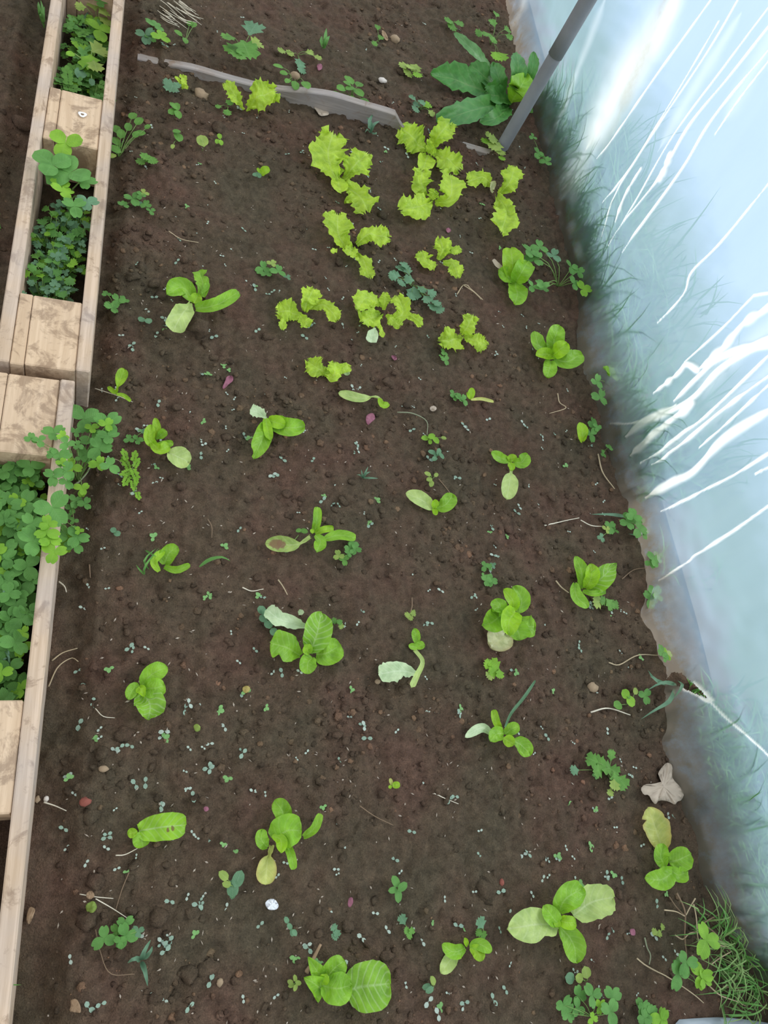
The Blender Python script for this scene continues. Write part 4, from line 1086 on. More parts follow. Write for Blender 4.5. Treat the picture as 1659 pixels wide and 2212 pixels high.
def fill_plants(n, area, z, kinds, label, name, group, leaves=(6, 10), spread=.03, seed=0, cat_='weed'):
    """plants rooted at random inside a slot of a pallet: area = x0, x1, y0, y1"""
    r = np.random.default_rng(seed)
    x0, x1, y0, y1 = area
    for i in range(n):
        x, y = r.uniform(x0 + .02, x1 - .02), y0 + (i + r.random()) / n * (y1 - y0)
        g = float(ground(x, y))
        root = thing(name, (x, y, g), label, cat_, group)
        st = []
        for k in range(r.integers(*leaves)):
            kind, m, s0, s1 = kinds[r.integers(len(kinds))]
            a, d = r.uniform(0, 6.28), spread * math.sqrt(r.random())
            L = r.uniform(s0, s1)
            lx, ly = np.clip(x + d * math.cos(a), x0 + .4 * L, x1 - .4 * L), np.clip(y + d * 1.3 * math.sin(a), y0 + .4 * L, y1 - .4 * L)
            p = np.array([lx, ly, g + z * r.uniform(.45, 1.0)])
            weed_leaf(root, p, L, kind, m, r.uniform(0, 6.28), (r.uniform(-.35, .35), r.uniform(-.35, .35)))
            st.append(tube([(x, y, g - .002), (x * .6 + lx * .4, y * .6 + ly * .4, g + .5 * (p[2] - g)), p], .0007, .0006, 4, 5))
        v, f = cat(st)
        link('stems', mesh('stems', np.array(v) - np.array(root.location), f, M['stem']), root)


CLV = [('tri', 'clover', .014, .024), ('tri', 'clover', .013, .022), ('tri', 'clover2', .011, .018)]
LOB = [('lob', 'clover', .012, .020), ('lob', 'bluegreen', .012, .020), ('tri', 'bluegreen', .007, .012), ('lob', 'weed', .012, .018), ('lob', 'clover2', .010, .016)]
fill_plants(22, (.005, .098, -.545, -.165), .080, CLV, 'clover plant in the dense mat filling the lower pallet slot', 'clover_plant', 'clover in the lower pallet slot', (9, 15), .04, 1)
fill_plants(7, (-.012, .098, -.92, -.70), .060, CLV, 'dark clover half hidden behind the lower pallet rail near the frame edge', 'clover_plant', 'clover in the nearest pallet slot', (5, 9), .035, 2)
fill_plants(26, (.024, .120, .16, .41), .078, LOB, 'low grey-green lobed weed carpeting the upper pallet slot', 'low_weed', 'low weeds in the upper pallet slot', (9, 14), .03, 3)
fill_plants(16, (.024, .120, .69, .99), .065, [('fern', 'weed', .025, .042), ('fern', 'clover', .022, .04), ('lob', 'clover2', .012, .018), ('tri', 'clover', .01, .016)], 'feathery weed crowding the topmost pallet slot', 'feathery_weed', 'weeds in the topmost pallet slot', (8, 13), .035, 4)
fill_plants(1, (-.10, -.03, .30, .36), .05, LOB, 'small green weed on the path outside the pallets', 'low_weed', 'weeds on the path', (5, 8), .02, 5)

weed('clover under the first frilled row, nearest the large soil lumps', 'G', (125, 420), [(85, 415, 80), (105, 445, 60), (180, 430, 80), (142, 382, 55, 'weed2'), (240, 470, 40, 'bluegreen')], h=.015)
weed('blue-green creeping weed between the frilled lettuces', 'G', (1040, 530), [(965, 415), (935, 455), (1005, 430), (1020, 485), (970, 515), (1050, 565, 90), (1095, 550), (1030, 590), (1160, 570), (1130, 615), (1185, 640), (1205, 680), (915, 470), (990, 395), (1160, 660)], 'lob', 'bluegreen', 66, .015, name='creeping_weed')
weed('small clover by the upper pallet end, above the two-leaf seedling', 'B', (725, 460), [(680, 402, 50), (715, 490, 80), (755, 440, 75), (790, 440, 60), (700, 475, 50)], h=.015)
weed('round two-leaf seedling left of the cos with the soil lump', 'B', (928, 575), [(905, 567), (950, 575)], 'rnd', 'bluegreen', 48, .012, name='round_seedling')
weed('clover at the top of the bed near the straw tuft', 'A', (985, 215), [(930, 225, 100, 'bluegreen'), (990, 165, 100), (1030, 235, 100, 'clover2'), (965, 240, 60)], h=.02)
weed('thin sprout just above the buried plank end', 'A', (1180, 280), [(1140, 215), (1185, 262), (1215, 150), (1240, 160)], 'ova', 'weed', 60, .015, name='sprout')
weed('upright sow weed with notched leaves above the plank', 'A', (1530, 390), [(1575, 310, 150), (1620, 195, 130, 'bluegreen'), (1500, 320, 120), (1465, 245, 90), (1600, 300, 90), (1640, 272, 90, 'weed2'), (1525, 365, 100)], 'lob', 'weed', 110, .05, name='sow_weed')
weed('trailing vetch-like weed against the upper pallet board', 'A', (760, 1000), [(745, 825, 80), (775, 860, 80), (740, 900, 80), (735, 960, 80), (720, 1000, 60, 'weed2'), (850, 740, 80), (890, 780, 80), (900, 850, 80), (945, 815, 50), (820, 815, 70), (870, 865, 60), (760, 925, 60)], 'ova', 'weed', 80, .02, name='trailing_weed')
weed('small two-leaved weed with a long drooping leaf by the yellow strap sprout', 'A', (1130, 905), [(1140, 880, 90), (1130, 845, 60), (1105, 935, 40, 'weed2')], 'ova', 'weed', 80, .02, name='small_weed')
weed('single yellow strap sprout standing in the upper bed', 'A', (1295, 965), [(1295, 900, 110)], 'ova', 'weed2', 110, .02, name='strap_sprout')
weed('low green weed below the trailing one along the upper pallet', 'A', (940, 1020), [(930, 1000), (960, 1015), (905, 1030), (975, 1030)], 'lob', 'weed', 60, .015, name='low_weed')
weed('mixed clover cluster in the upper bed beside the pallet slot of grey-green weed', 'A', (870, 1310), [(790, 1310), (850, 1270, 90), (875, 1300, 60, 'bluegreen'), (935, 1310), (920, 1235, 50, 'weed2'), (965, 1350, 50), (900, 1250, 50)], h=.015, size=60)
weed('grassy sprig near the frilled seedling and the plank', 'A', (1120, 750), [(1110, 680), (1130, 690), (1100, 720), (1140, 730)], 'ova', 'weed', 70, .02, name='grassy_sprig')
weed('pale sprout below the small frilled lettuce at the plank', 'A', (1400, 905), [(1390, 905), (1415, 910), (1405, 870)], 'ova', 'clover2', 45, .012, name='sprout')
weed('three-leaf sprout directly under the small frilled lettuce', 'A', (1455, 690), [(1400, 680, 40), (1465, 655, 50), (1455, 715, 50)], 'lob', 'weed', 45, .015, name='sprout')
weed('dull lobed weed beside the yellow frilled seedling', 'A', (1110, 570), [(1080, 530, 70), (1100, 560, 90), (1130, 540, 50)], 'lob', 'bluegreen', 70, .015, name='lobed_weed')
weed('trailing round-leaved weed crossing the plank', 'E', (270, 550), [(180, 425, 70), (215, 470, 60), (240, 520, 60), (290, 545, 80), (358, 552, 90)], 'ova', 'weed', 70, .045, name='trailing_weed')
weed('bushy green weed growing right behind the plank', 'E', (640, 640), [(635, 510, 90), (700, 535, 80), (580, 570, 80), (540, 600, 90), (640, 570, 80), (695, 600, 90), (735, 655, 80), (660, 640, 80), (600, 630, 80), (620, 540, 60)], 'ova', 'weed', 80, .035, name='bushy_weed')
weed('small mixed weeds between the plank and the broad-leaved weed', 'E', (1090, 700), [(1040, 630), (1070, 670), (1130, 680, 60, 'clover2'), (1060, 700), (1160, 720, 50, 'weed2'), (1100, 660)], 'lob', 'bluegreen', 55, .015, name='low_weed')
weed('green sprout in the far soil left of the broad-leaved weed tip', 'E', (1300, 180), [(1275, 140), (1335, 155), (1295, 170)], 'lob', 'weed', 65, .02, name='sprout')
weed('yellowish withered weed in the far soil, middle of the top edge', 'E', (1050, 450), [(990, 420), (1030, 440), (1070, 480, 60, 'clover2'), (1010, 470), (1060, 430)], 'lob', 'weed2', 70, .015, name='withered_weed')
weed('little two-leaf weed in the far soil above the bushy one', 'E', (820, 270), [(800, 275), (835, 245), (815, 180)], 'lob', 'weed', 40, .012, name='little_weed')
weed('pale yellowish weed tangle above the plank', 'E', (300, 350), [(205, 330), (260, 345), (320, 400, 70, 'bluegreen'), (380, 340), (430, 370), (330, 440, 60, 'bluegreen')], 'lob', 'weed2', 55, .012, name='weed_tangle')
weed('leafy weed climbing the film behind the broad-leaved weed', 'F', (150, 240), [(180, 80, 40), (160, 130, 50), (130, 190, 60), (165, 215, 50), (90, 180, 45), (200, 310, 80, 'clover2'), (180, 300, 60, 'clover2'), (240, 160, 45), (250, 200, 45)], 'lob', 'weed', 50, .04, name='leafy_weed')
weed('clover behind the hoop tube foot, at the film', 'F', (420, 900), [(410, 835, 60), (455, 880, 60), (380, 745, 40), (430, 850, 45)], h=.03)
weed('withered yellowish weed wrapped round the hoop tube foot', 'F', (190, 800), [(130, 770, 60, 'clover2'), (180, 790, 80, 'weed2'), (210, 860, 40, 'clover2'), (140, 740, 45), (165, 760, 60, 'weed2'), (205, 830, 50, 'weed2')], 'lob', 'weed2', 55, .02, name='withered_weed')
weed('long-stemmed clover leaning from the film over the upright cos', 'H', (520, 298), [(365, 112, 90), (415, 85, 80), (395, 150, 90), (490, 130, 75, 'bluegreen'), (590, 195, 75), (630, 220, 60), (380, 300, 60), (430, 290, 70), (605, 285, 70), (655, 315, 80, 'clover2'), (440, 310, 50)], h=.05, sr=.0011)
weed('clover in front of the film bulge below the rosette cos', 'H', (760, 860), [(805, 770, 90, 'clover2'), (725, 815, 70), (745, 900, 80), (790, 760, 50, 'clover2')], h=.05)
weed('clover touching the single yellow-green leaf at the film', 'H', (680, 1080), [(710, 1050, 70), (695, 1100, 70), (730, 1065, 40)], h=.02)
weed('two small clovers at the film foot where the glare streaks begin', 'H', (770, 1190), [(760, 1210, 40), (795, 1175, 40)], h=.015)
weed('clover clump at the film foot under the glare-white creases', 'J', (930, 220), [(925, 165, 80), (895, 200, 70), (955, 200, 80), (910, 155, 60), (960, 235, 80), (985, 250, 60)], h=.03)
weed('clover between film foot and the creased upright cos', 'J', (1030, 430), [(1040, 400, 80), (1060, 380, 50), (1020, 420, 50)], h=.03)
weed('dark clover on the film foot next to the creased upright cos', 'J', (1030, 610), [(1040, 580, 80), (1020, 610, 80), (1055, 600, 60)], h=.02)
weed('clover at the film foot just above the tear', 'J', (1090, 920), [(1080, 905, 70), (1110, 915, 60, 'clover2'), (1100, 935, 40)], h=.03)
weed('brownish clover sprig on a straw left of the film', 'J', (790, 245), [(800, 220, 60), (825, 240, 40), (780, 235, 40, 'weed2'), (750, 280, 40, 'bluegreen')], h=.015)
weed('round-leaved weed beside a pale straw near the tear', 'J', (890, 1190), [(880, 1130, 55, 'clover2'), (912, 1172, 62, 'clover2'), (935, 1115, 40, 'weed2'), (842, 1192, 55), (900, 1140, 30)], 'rnd', 'weed', 50, .02, name='round_leaved_weed')
weed('clover leaf beside the round-leaved weed near the tear', 'J', (985, 1150), [(990, 1140, 65)], h=.02)
weed('feathery green weed in the lower bed near the dry leaf', 'M', (780, 160), [(705, 105, 70), (745, 125, 80), (730, 165, 70), (780, 150, 80), (820, 165, 70), (830, 215, 80), (860, 225, 80), (800, 80, 60), (690, 90, 40), (820, 240, 60, 'weed2'), (610, 160, 50, 'bluegreen'), (800, 280, 40, 'weed2')], 'lob', 'weed', 70, .015, name='feathery_weed')
weed('upper of two clover sprigs in line above the big cream-footed cos', 'J', (130, 460), [(120, 435, 45), (145, 440, 45), (165, 430, 30, 'bluegreen')], h=.012)
weed('lower of two clover sprigs in line above the big cream-footed cos', 'J', (135, 510), [(115, 490, 35), (125, 515, 55), (152, 515, 60)], h=.012)
weed('pale green lobed weed under the cream-footed cos', 'J', (165, 1010), [(140, 975, 60), (175, 970, 70), (165, 1010, 60), (200, 1020, 50), (145, 1030, 50, 'weed2')], 'lob', 'clover2', 60, .015, name='lobed_weed')
weed('pale weed touching the foot of the creased upright cos', 'J', (770, 640), [(730, 630, 70, 'weed2'), (760, 625, 50), (800, 640, 70), (825, 645, 50)], 'lob', 'weed', 60, .012, name='pale_weed')
weed('star shaped green sprig in the middle of the bed, upper of two', 'G', (1155, 1510), [(1120, 1500, 55), (1160, 1490, 55), (1190, 1515, 55), (1150, 1525, 45), (1240, 1500, 40, 'weed2')], 'ova', 'clover2', 50, .015, name='star_sprig')
weed('star shaped bluish sprig in the middle of the bed, lower of two', 'G', (1190, 1620), [(1165, 1590, 55), (1205, 1590, 55), (1225, 1615, 50), (1180, 1635, 50), (1190, 1610, 40)], 'ova', 'bluegreen', 50, .015, name='star_sprig')
weed('thin yellowish sprout above the butterfly cos seedling', 'I', (1270, 270), [(1255, 220), (1265, 255), (1310, 225, 40, 'weed2'), (1280, 280)], 'ova', 'weed2', 50, .015, name='sprout')
weed('clover under the cos seedling with the rotting leaf', 'I', (740, 740), [(775, 660, 70), (755, 690, 70), (795, 700, 60), (755, 725, 50), (685, 740, 60, 'weed2'), (720, 765, 60, 'weed')], h=.015)
weed('chain of round bluish leaves beside the big cos with the whitish leaf', 'I', (220, 1170), [(190, 1090, 60), (215, 1105, 50), (205, 1140, 60), (235, 1185, 60), (270, 1228, 55), (285, 1265, 40)], 'rnd', 'bluegreen', 55, .012, name='round_leaved_weed')
weed('tiny green sprig next to the big cos with the whitish leaf', 'I', (670, 1175), [(660, 1160), (690, 1170), (700, 1190, 40, 'weed2')], 'lob', 'weed', 40, .012, name='green_sprig')
weed('green sprig touching the rotting leaf stalk', 'I', (440, 595), [(430, 580, 40), (465, 585, 50), (360, 700, 60, 'bluegreen')], 'ova', 'weed', 45, .012, name='green_sprig')
weed('pale sprig at the end of a brown twig in mid bed', 'I', (1145, 1120), [(1130, 1120), (1160, 1110), (1145, 1135)], 'lob', 'weed2', 40, .012, name='pale_sprig')
weed('clover in the near corner below the dead two-armed stalk', 'D', (740, 1560), [(665, 1560, 110), (800, 1545, 120), (800, 1465, 80), (745, 1520, 70, 'weed'), (770, 1580, 60), (885, 1515, 60, 'bluegreen')], h=.018)
weed('greyish wilting weed with folded leaves near the yellow-leaved cos', 'D', (1490, 1230), [(1430, 1160, 80, 'weed2'), (1525, 1180, 110), (1490, 1240, 110), (1490, 1280, 60), (1450, 1215, 60, 'weed2')], 'ova', 'bluegreen', 80, .015, name='wilting_weed')
weed('four-leaved green cross seedling in the nearest bed area', 'K', (1035, 1365), [(1030, 1318, 76), (1072, 1350, 72), (1045, 1410, 80), (1010, 1372, 60)], 'ova', 'clover', 70, .012, name='cross_seedling')
weed('feathery fern-like sprig beside the tall spilling clover', 'B', (840, 1560), [(800, 1440, 70), (860, 1445, 70), (810, 1490, 80), (870, 1490, 70), (820, 1540, 80), (860, 1550, 80), (810, 1590, 80), (850, 1620, 70), (880, 1690, 60), (870, 1590, 50)], 'fern', 'clover2', 70, .018, name='feathery_sprig')
weed('little clover between the spilling clover and the broad pale cos', 'B', (855, 1330), [(825, 1330, 55), (880, 1335, 60), (920, 1280, 30, 'bluegreen')], h=.012)
weed('small bluish two-leaf seedling below the spilling clover', 'C', (735, 455), [(725, 430, 40), (750, 455, 45)], 'rnd', 'bluegreen', 42, .01, name='round_seedling')
weed('clover sprig growing by the tiny cos with the yellow stalk', 'G', (1320, 1250), [(1300, 1220, 50), (1340, 1240, 60), (1365, 1255, 60), (1310, 1245, 45)], h=.012)
weed('small clover drooping from the frilled lettuce nearest the film', 'G', (1245, 985), [(1240, 955, 50), (1250, 1000, 50), (1225, 980, 30)], h=.012)
weed('cluster of clovers at the near edge below the propeller cos', 'M', (700, 1500), [(545, 1435, 90), (570, 1480, 80), (625, 1385, 90), (625, 1455, 70), (705, 1385, 95), (745, 1440, 60, 'clover2'), (810, 1395, 100), (800, 1470, 100), (705, 1510, 50, 'clover2')], h=.02)
weed('pair of yellowish round leaves above the near-edge clovers', 'M', (660, 1310), [(580, 1290, 62, 'bluegreen'), (632, 1290, 52, 'weed2'), (668, 1260, 62, 'weed2')], 'rnd', 'weed2', 55, .015, name='round_leaved_weed')
weed('clover at the near edge between the clover cluster and the grass clump', 'M', (1030, 1530), [(975, 1450, 70), (1010, 1480, 70), (985, 1510, 70), (1080, 1520, 100, 'clover2')], h=.02)
weed('clover growing through the grass clump at the film', 'V', (800, 1560), [(920, 1000, 300, 'clover2'), (680, 1260, 230), (590, 1400, 260), (860, 1420, 230, 'clover2'), (900, 1480, 170, 'clover2'), (570, 1290, 130)], h=.05)
weed('clover by the near corner below the grass clump stems', 'V', (250, 1930), [(170, 1810, 150), (180, 1930, 150), (270, 1860, 140), (380, 1930, 170, 'clover2')], h=.02)
weed('tiny yellow-green starlet right of the propeller cos', 'M', (1055, 1045), [(1045, 1040), (1065, 1050), (1085, 1015)], 'lob', 'weed2', 35, .01, name='starlet')
weed('small yellowish rosette near the largest cos', 'K', (395, 1960), [(370, 1950), (400, 1925), (420, 1955), (400, 1985), (375, 1970)], 'ova', 'weed2', 42, .012, name='small_rosette')
weed('green sprig left of the small nearest-row cos', 'K', (1115, 1640), [(1100, 1630), (1130, 1625), (1115, 1655), (1075, 1560, 60, 'bluegreen')], 'lob', 'weed', 42, .012, name='green_sprig')
weed('green sprig above the largest cos', 'K', (655, 1630), [(645, 1610), (660, 1640), (650, 1660)], 'lob', 'bluegreen', 45, .012, name='green_sprig')
weed('bluish sprig under the foil scrap', 'K', (370, 1620), [(345, 1560), (365, 1600), (380, 1640), (395, 1640)], 'ova', 'bluegreen', 45, .012, name='bluish_sprig')
weed('sprig beside the small nearest-row cos', 'K', (1565, 1650), [(1560, 1580, 70, 'bluegreen'), (1555, 1640), (1580, 1655)], 'lob', 'weed', 45, .012, name='sprig')
weed('pale wilting sprig right of the largest cos', 'K', (1250, 1960), [(1260, 1940, 60, 'weed2'), (1225, 1980), (1245, 2000)], 'ova', 'bluegreen', 60, .012, name='wilting_sprig')


# ------------------------------------------------------------------ grass
def grass_tuft(label, crop, root_xy, blades, w=10, h=.05, m='grass', name='grass_tuft', group='grass tufts'):
    r = thing(name, G(*cp(crop, *root_xy)), label, 'grass', group)
    R0 = np.array(r.location)
    for b in blades:
        px = [cp(crop, *q) for q in b]
        n = len(px)
        C = [G(*q, .002 + h * math.sin(math.pi * min(.9, i / max(1, n - 1) * .8)) * (1 if i else 0)) for i, q in enumerate(px)]
        L = .5 * w / CR[crop][2] * mpp(C[0])
        V, Fc, uv = leaf_geo(C, L, 'point', cup=.5, jag=0, na=9, nu=2, seed=3)
        link('blade', mesh('blade', V - R0, Fc, M[m], uv), r)
    return r


grass_tuft('bluish grass tuft with one long drooping blade near the dead two-armed stalk', 'D', (905, 1700), [[(905, 1700), (925, 1640), (965, 1570)], [(905, 1710), (930, 1780), (945, 1868)], [(900, 1700), (860, 1690), (815, 1720)], [(915, 1690), (960, 1650), (975, 1610)]], 34, .03, 'grass2')
grass_tuft('thin grass tuft in front of the plank end', 'E', (770, 840), [[(770, 840), (760, 790), (790, 720)], [(775, 850), (770, 780), (745, 750)], [(770, 850), (790, 800), (830, 775)], [(765, 850), (750, 830), (735, 850)], [(775, 850), (800, 860), (810, 845)]], 22, .03, 'grass2')
grass_tuft('faint grass tuft in the far soil above the bushy weed', 'E', (470, 310), [[(470, 310), (480, 250), (490, 180)], [(465, 310), (455, 270), (460, 230)], [(475, 310), (490, 260), (510, 230)]], 22, .03)
grass_tuft('small bluish grass seedling in the middle of the bed', 'I', (840, 245), [[(840, 245), (820, 225), (800, 225)], [(840, 245), (855, 215), (875, 170)], [(840, 245), (890, 245), (940, 247)], [(840, 245), (865, 215), (890, 205)], [(838, 245), (835, 215), (830, 190)]], 14, .02, 'grass2')
grass_tuft('bent grass blade right of the curled cos seedling', 'C', (1275, 665), [[(1275, 665), (1340, 620), (1420, 603), (1475, 628)]], 24, .02)
grass_tuft('thin grass around the curled cos seedling', 'C', (960, 640), [[(950, 680), (925, 620), (1000, 545)], [(930, 560), (980, 590), (1000, 600)], [(920, 715), (890, 680), (870, 650)], [(925, 715), (930, 660), (1020, 540)]], 14, .03)
grass_tuft('bluish grass blades springing from the film tear', 'J', (1120, 1090), [[(1160, 1080), (1080, 1070), (1000, 1112)], [(1150, 1100), (1120, 1170), (1040, 1220), (965, 1270)], [(1100, 1080), (1040, 1050), (1005, 1000)], [(1170, 1060), (1190, 1090), (1150, 1150)]], 24, .05, 'grass2')
grass_tuft('flat bluish grass blade pointing from the clover clump at the film foot', 'J', (890, 165), [[(890, 168), (800, 155), (695, 153)], [(990, 255), (940, 265), (900, 260)]], 20, .02, 'grass2')
grass_tuft('upright grass at the path edge outside the upper pallet', 'A', (285, 150), [[(270, 150), (275, 80), (260, 0)], [(275, 160), (265, 100), (240, 90)], [(265, 140), (250, 60), (245, 10)], [(280, 180), (275, 100), (285, 40)]], 22, .05)
grass_tuft('blue-green grass blade standing in the topmost pallet slot', 'U', (1000, 620), [[(1000, 620), (1020, 420), (1080, 210)], [(1010, 600), (990, 480), (980, 380)]], 110, .05, 'grass2')
grass_tuft('single grass blade crossing the pallet board in the near corner', 'D', (0, 1853), [[(-40, 1850), (50, 1858), (140, 1858)]], 16, .10)
grass_tuft('long grass blades trailing over clover at the near end of the lower pallet slot', 'R', (30, 1900), [[(60, 2060), (100, 1850), (20, 1730)], [(20, 1300), (50, 1200), (5, 1020)], [(30, 2000), (90, 1800), (60, 1700)], [(0, 1900), (40, 1850), (110, 1820)]], 30, .09, 'grass2')
# the clump in the near right corner
gc = thing('grass_clump', G(1560, 2150), 'green grass clump with dry jointed stems in the corner at the film', 'grass', 'grass tufts')
R0 = np.array(gc.location)
V, Fc = [], []
rr = np.random.default_rng(8)
for k in range(170):
    bx, by = cp('V', rr.uniform(780, 1659), rr.uniform(700, 2000))
    if bx + (2212 - by) * .45 < 1558 + 40 * rr.random():
        continue
    p = G(bx, by)
    p[0] = min(p[0], float(film_x(p[1], .03)) - .015)
    a, h = rr.uniform(0, 6.28), rr.uniform(.02, .06)
    l = rr.uniform(.03, .08)
    e = p + np.array([math.cos(a) * l - .015, math.sin(a) * l, h * .7])
    e[0] = min(e[0], float(film_x(e[1], max(0.02, e[2]))) - .012)
    m_ = (p + e) / 2 + [0, 0, h * .45]
    C = spline([p, m_, e], 6)
    w = rr.uniform(.0009, .0022)
    n0 = len(V)
    for i in range(6):
        ww = w * (1 - (i / 5) ** 2 * .9)
        V += [C[i] + [-math.sin(a) * ww, math.cos(a) * ww, 0], C[i] - [-math.sin(a) * ww, math.cos(a) * ww, 0]]
        if i:
            b = n0 + 2 * i
            Fc.append((b - 2, b - 1, b + 1, b))
nf = len(Fc) // 10 * 5
tag(link('blades', mesh('blades', np.array(V) - R0, Fc[:nf], M['grass']), gc), kind='stuff')
tag(link('pale_blades', mesh('pale_blades', np.array(V) - R0, Fc[nf:], M['grass3']), gc), kind='stuff')
for pts in [[(570, 440), (640, 580), (670, 700), (665, 960), (690, 1200)], [(480, 480), (560, 600), (665, 710)], [(420, 640), (560, 660), (665, 715)], [(770, 570), (800, 720), (815, 920), (830, 1020)], [(790, 500), (720, 620), (680, 700)], [(830, 890), (900, 790), (1080, 690)], [(900, 680), (960, 710)],
            [(930, 840), (1040, 930), (1190, 1110), (1230, 1140)], [(980, 1290), (1090, 1210), (1230, 1130)], [(750, 1180), (850, 1310), (920, 1390), (970, 1450)], [(960, 1550), (1090, 1660), (1280, 1730), (1400, 1790)], [(550, 940), (640, 990), (720, 920), (810, 900)], [(1000, 1040), (1150, 1080)], [(1120, 1550), (1350, 1590)]]:
    P = [G(*cp('V', *q), .012 + .012 * random.random()) for q in pts]
    link('dry_stem', mesh('dry_stem', np.array(tube(P, .0020 if len(pts) > 4 else .0013, .0009, 5)[0]) - R0, tube(P, .001, .0009, 5)[1], M['twig'] if random.random() < .5 else M['straw']), gc)['label'] = 'dry brown grass stem'

# ------------------------------------------------------------------ straws and twigs
STRAW = [
 ('white curled rootlet near the round cos at the lower pallet', 'D', [(610, 90), (660, 140), (735, 150)], 9, 'straw2'), ('flat pale straw beside the white pebble', 'D', [(280, 690), (350, 712), (425, 745)], 13, 'straw2'),
 ('bent pale straw below the spotted cos', 'D', [(740, 1030), (800, 1025), (880, 985)], 10, 'straw2'), ('dark thin twig pointing at the dead two-armed stalk', 'D', [(825, 1140), (780, 1250), (738, 1388)], 10, 'twig'),
 ('longer arm of the dead two-armed stalk', 'D', [(612, 1308), (720, 1370), (836, 1446)], 10, 'straw2'), ('shorter arm of the dead two-armed stalk', 'D', [(510, 1278), (615, 1296), (725, 1306)], 9, 'straw2'),
 ('curved brown root below the near-corner clover', 'D', [(612, 1505), (640, 1640), (705, 1785), (862, 1790)], 10, 'twig'), ('forked white straw in the lower bed', 'K', [(1272, 766), (1345, 800), (1424, 832)], 9, 'straw2'),
 ('straight brown twig in the lower bed by the forked straw', 'K', [(803, 843), (900, 910), (1015, 966)], 9, 'twig'), ('white bent straw in mid bed left of the brown twig', 'I', [(70, 945), (130, 968), (205, 955)], 11, 'straw2'),
 ('brown twig with a yellow bud in mid bed', 'I', [(298, 895), (330, 940), (358, 992)], 12, 'straw'), ('brown twig slanting over the butterfly cos', 'I', [(1325, 250), (1390, 330), (1442, 412)], 10, 'twig'),
 ('grey curved stalk in mid bed above the star sprigs', 'G', [(943, 1335), (1040, 1342), (1130, 1392), (1133, 1480)], 11, 'stalk'), ('bent pale straw right of the blue-green creeping weed', 'G', [(1325, 580), (1370, 520), (1430, 560), (1490, 615)], 10, 'straw'),
 ('long straw pointing at the film clover clump', 'J', [(435, 220), (540, 192), (632, 173)], 9, 'straw2'), ('curly rootlet behind the long straw', 'J', [(640, 185), (700, 215), (775, 220)], 8, 'straw2'),
 ('short pale straw left of the creased upright cos', 'J', [(505, 515), (535, 550), (575, 580)], 12, 'straw'), ('long curved straw reaching into the film above the tear', 'J', [(795, 960), (850, 972), (950, 920), (1060, 920)], 10, 'straw'),
 ('pale forked straw under the round-leaved weed', 'J', [(695, 1230), (790, 1208), (910, 1245)], 12, 'straw2'), ('straw leaning on the film by the dark clover', 'J', [(865, 505), (930, 455), (1005, 445)], 8, 'twig'),
 ('upper of two curved straws arching from under the lower pallet', 'R', [(540, 1862), (650, 1780), (805, 1732)], 20, 'straw'), ('lower of two curved straws arching from under the lower pallet', 'R', [(505, 2130), (600, 1930), (740, 1835), (812, 1870)], 20, 'straw'),
 ('white rootlet hanging from the lower pallet foot', 'R', [(612, 1040), (670, 1090), (690, 1150)], 22, 'straw2'), ('short brown stub right of the lower pallet', 'C', [(572, 650), (578, 735)], 12, 'twig'),
 ('thin straw beside the two cos rows at the upper left bed', 'A', [(1080, 1480), (1160, 1530), (1270, 1552)], 9, 'straw'), ('white root lying under the tiny spoon-leaved cos', 'B', [(608, 1005), (680, 1028), (755, 1052), (850, 1092)], 8, 'straw2'),
 ('short straw left of the cos seedling with rotting leaf', 'C', [(1330, 360), (1355, 410), (1355, 480)], 10, 'twig'), ('thin brown stalk in bed centre above the folded-blade cos', 'I', [(1155, 1010), (1155, 1070), (1140, 1110)], 11, 'twig'),
 ('pale flat stick beside the largest cos', 'K', [(470, 1890), (510, 1810), (560, 1712)], 40, 'bark'), ('straw among the near soil at the grass clump', 'V', [(70, 1215), (230, 1320), (500, 1465), (760, 1640), (890, 1750)], 24, 'straw'),
 ('jointed greenish stalk left of the grass clump', 'V', [(185, 970), (215, 1090), (255, 1180), (240, 1290)], 26, 'stalk'), ('brown rootlet under the film clover, curling down', 'H', [(735, 1210), (760, 1310), (825, 1400)], 11, 'straw'),
 ('thin straw in upper right soil below the rosette cos', 'H', [(515, 880), (525, 930), (560, 960), (470, 990)], 8, 'straw'), ('thin straw right of the upright cos base', 'H', [(0, 290), (60, 330), (100, 370)], 8, 'straw'),
 ('dry stalk lying across the clover under the spilling clover', 'Q', [(1210, 1155), (1330, 1165), (1420, 1190), (1470, 1260)], 18, 'straw'), ('thick brown clover stalk at the lower pallet corner', 'Q', [(870, 1500), (960, 1420), (1040, 1330), (1090, 1230)], 40, 'stalk'),
]
for lab, c, pts, w, m in STRAW:
    P = [G(*cp(c, *q), .005) for q in pts]
    r = .5 * w / CR[c][2] * mpp(P[0]) * .8
    V, Fc = tube(P, r, r * .6, 6)
    V = np.array(V)
    V[:, 2] = np.maximum(V[:, 2], ground(V[:, 0], V[:, 1]) + r * .9)
    tag(link('straw', mesh('straw', V, Fc, M[m])), lab, 'straw', 'straws and twigs on the soil')
# dry straw tuft at the top
ts = thing('straw_tuft', G(385, 25), 'pale dry straw tuft at the top edge of the bed', 'straw', 'straws and twigs on the soil')
st = []
for k in range(26):
    x, y = 340 + 60 * random.random(), 0 + 40 * random.random()
    st.append(tube([G(x, y, .004), G(x + 14, y + 10, .016), G(x + 34 + 10 * random.random(), y + 16 + 18 * random.random(), .006)], .0012, .0006, 4, 5))
v, f = cat(st)
link('stalks', mesh('stalks', np.array(v) - np.array(ts.location), f, M['straw2']), ts)


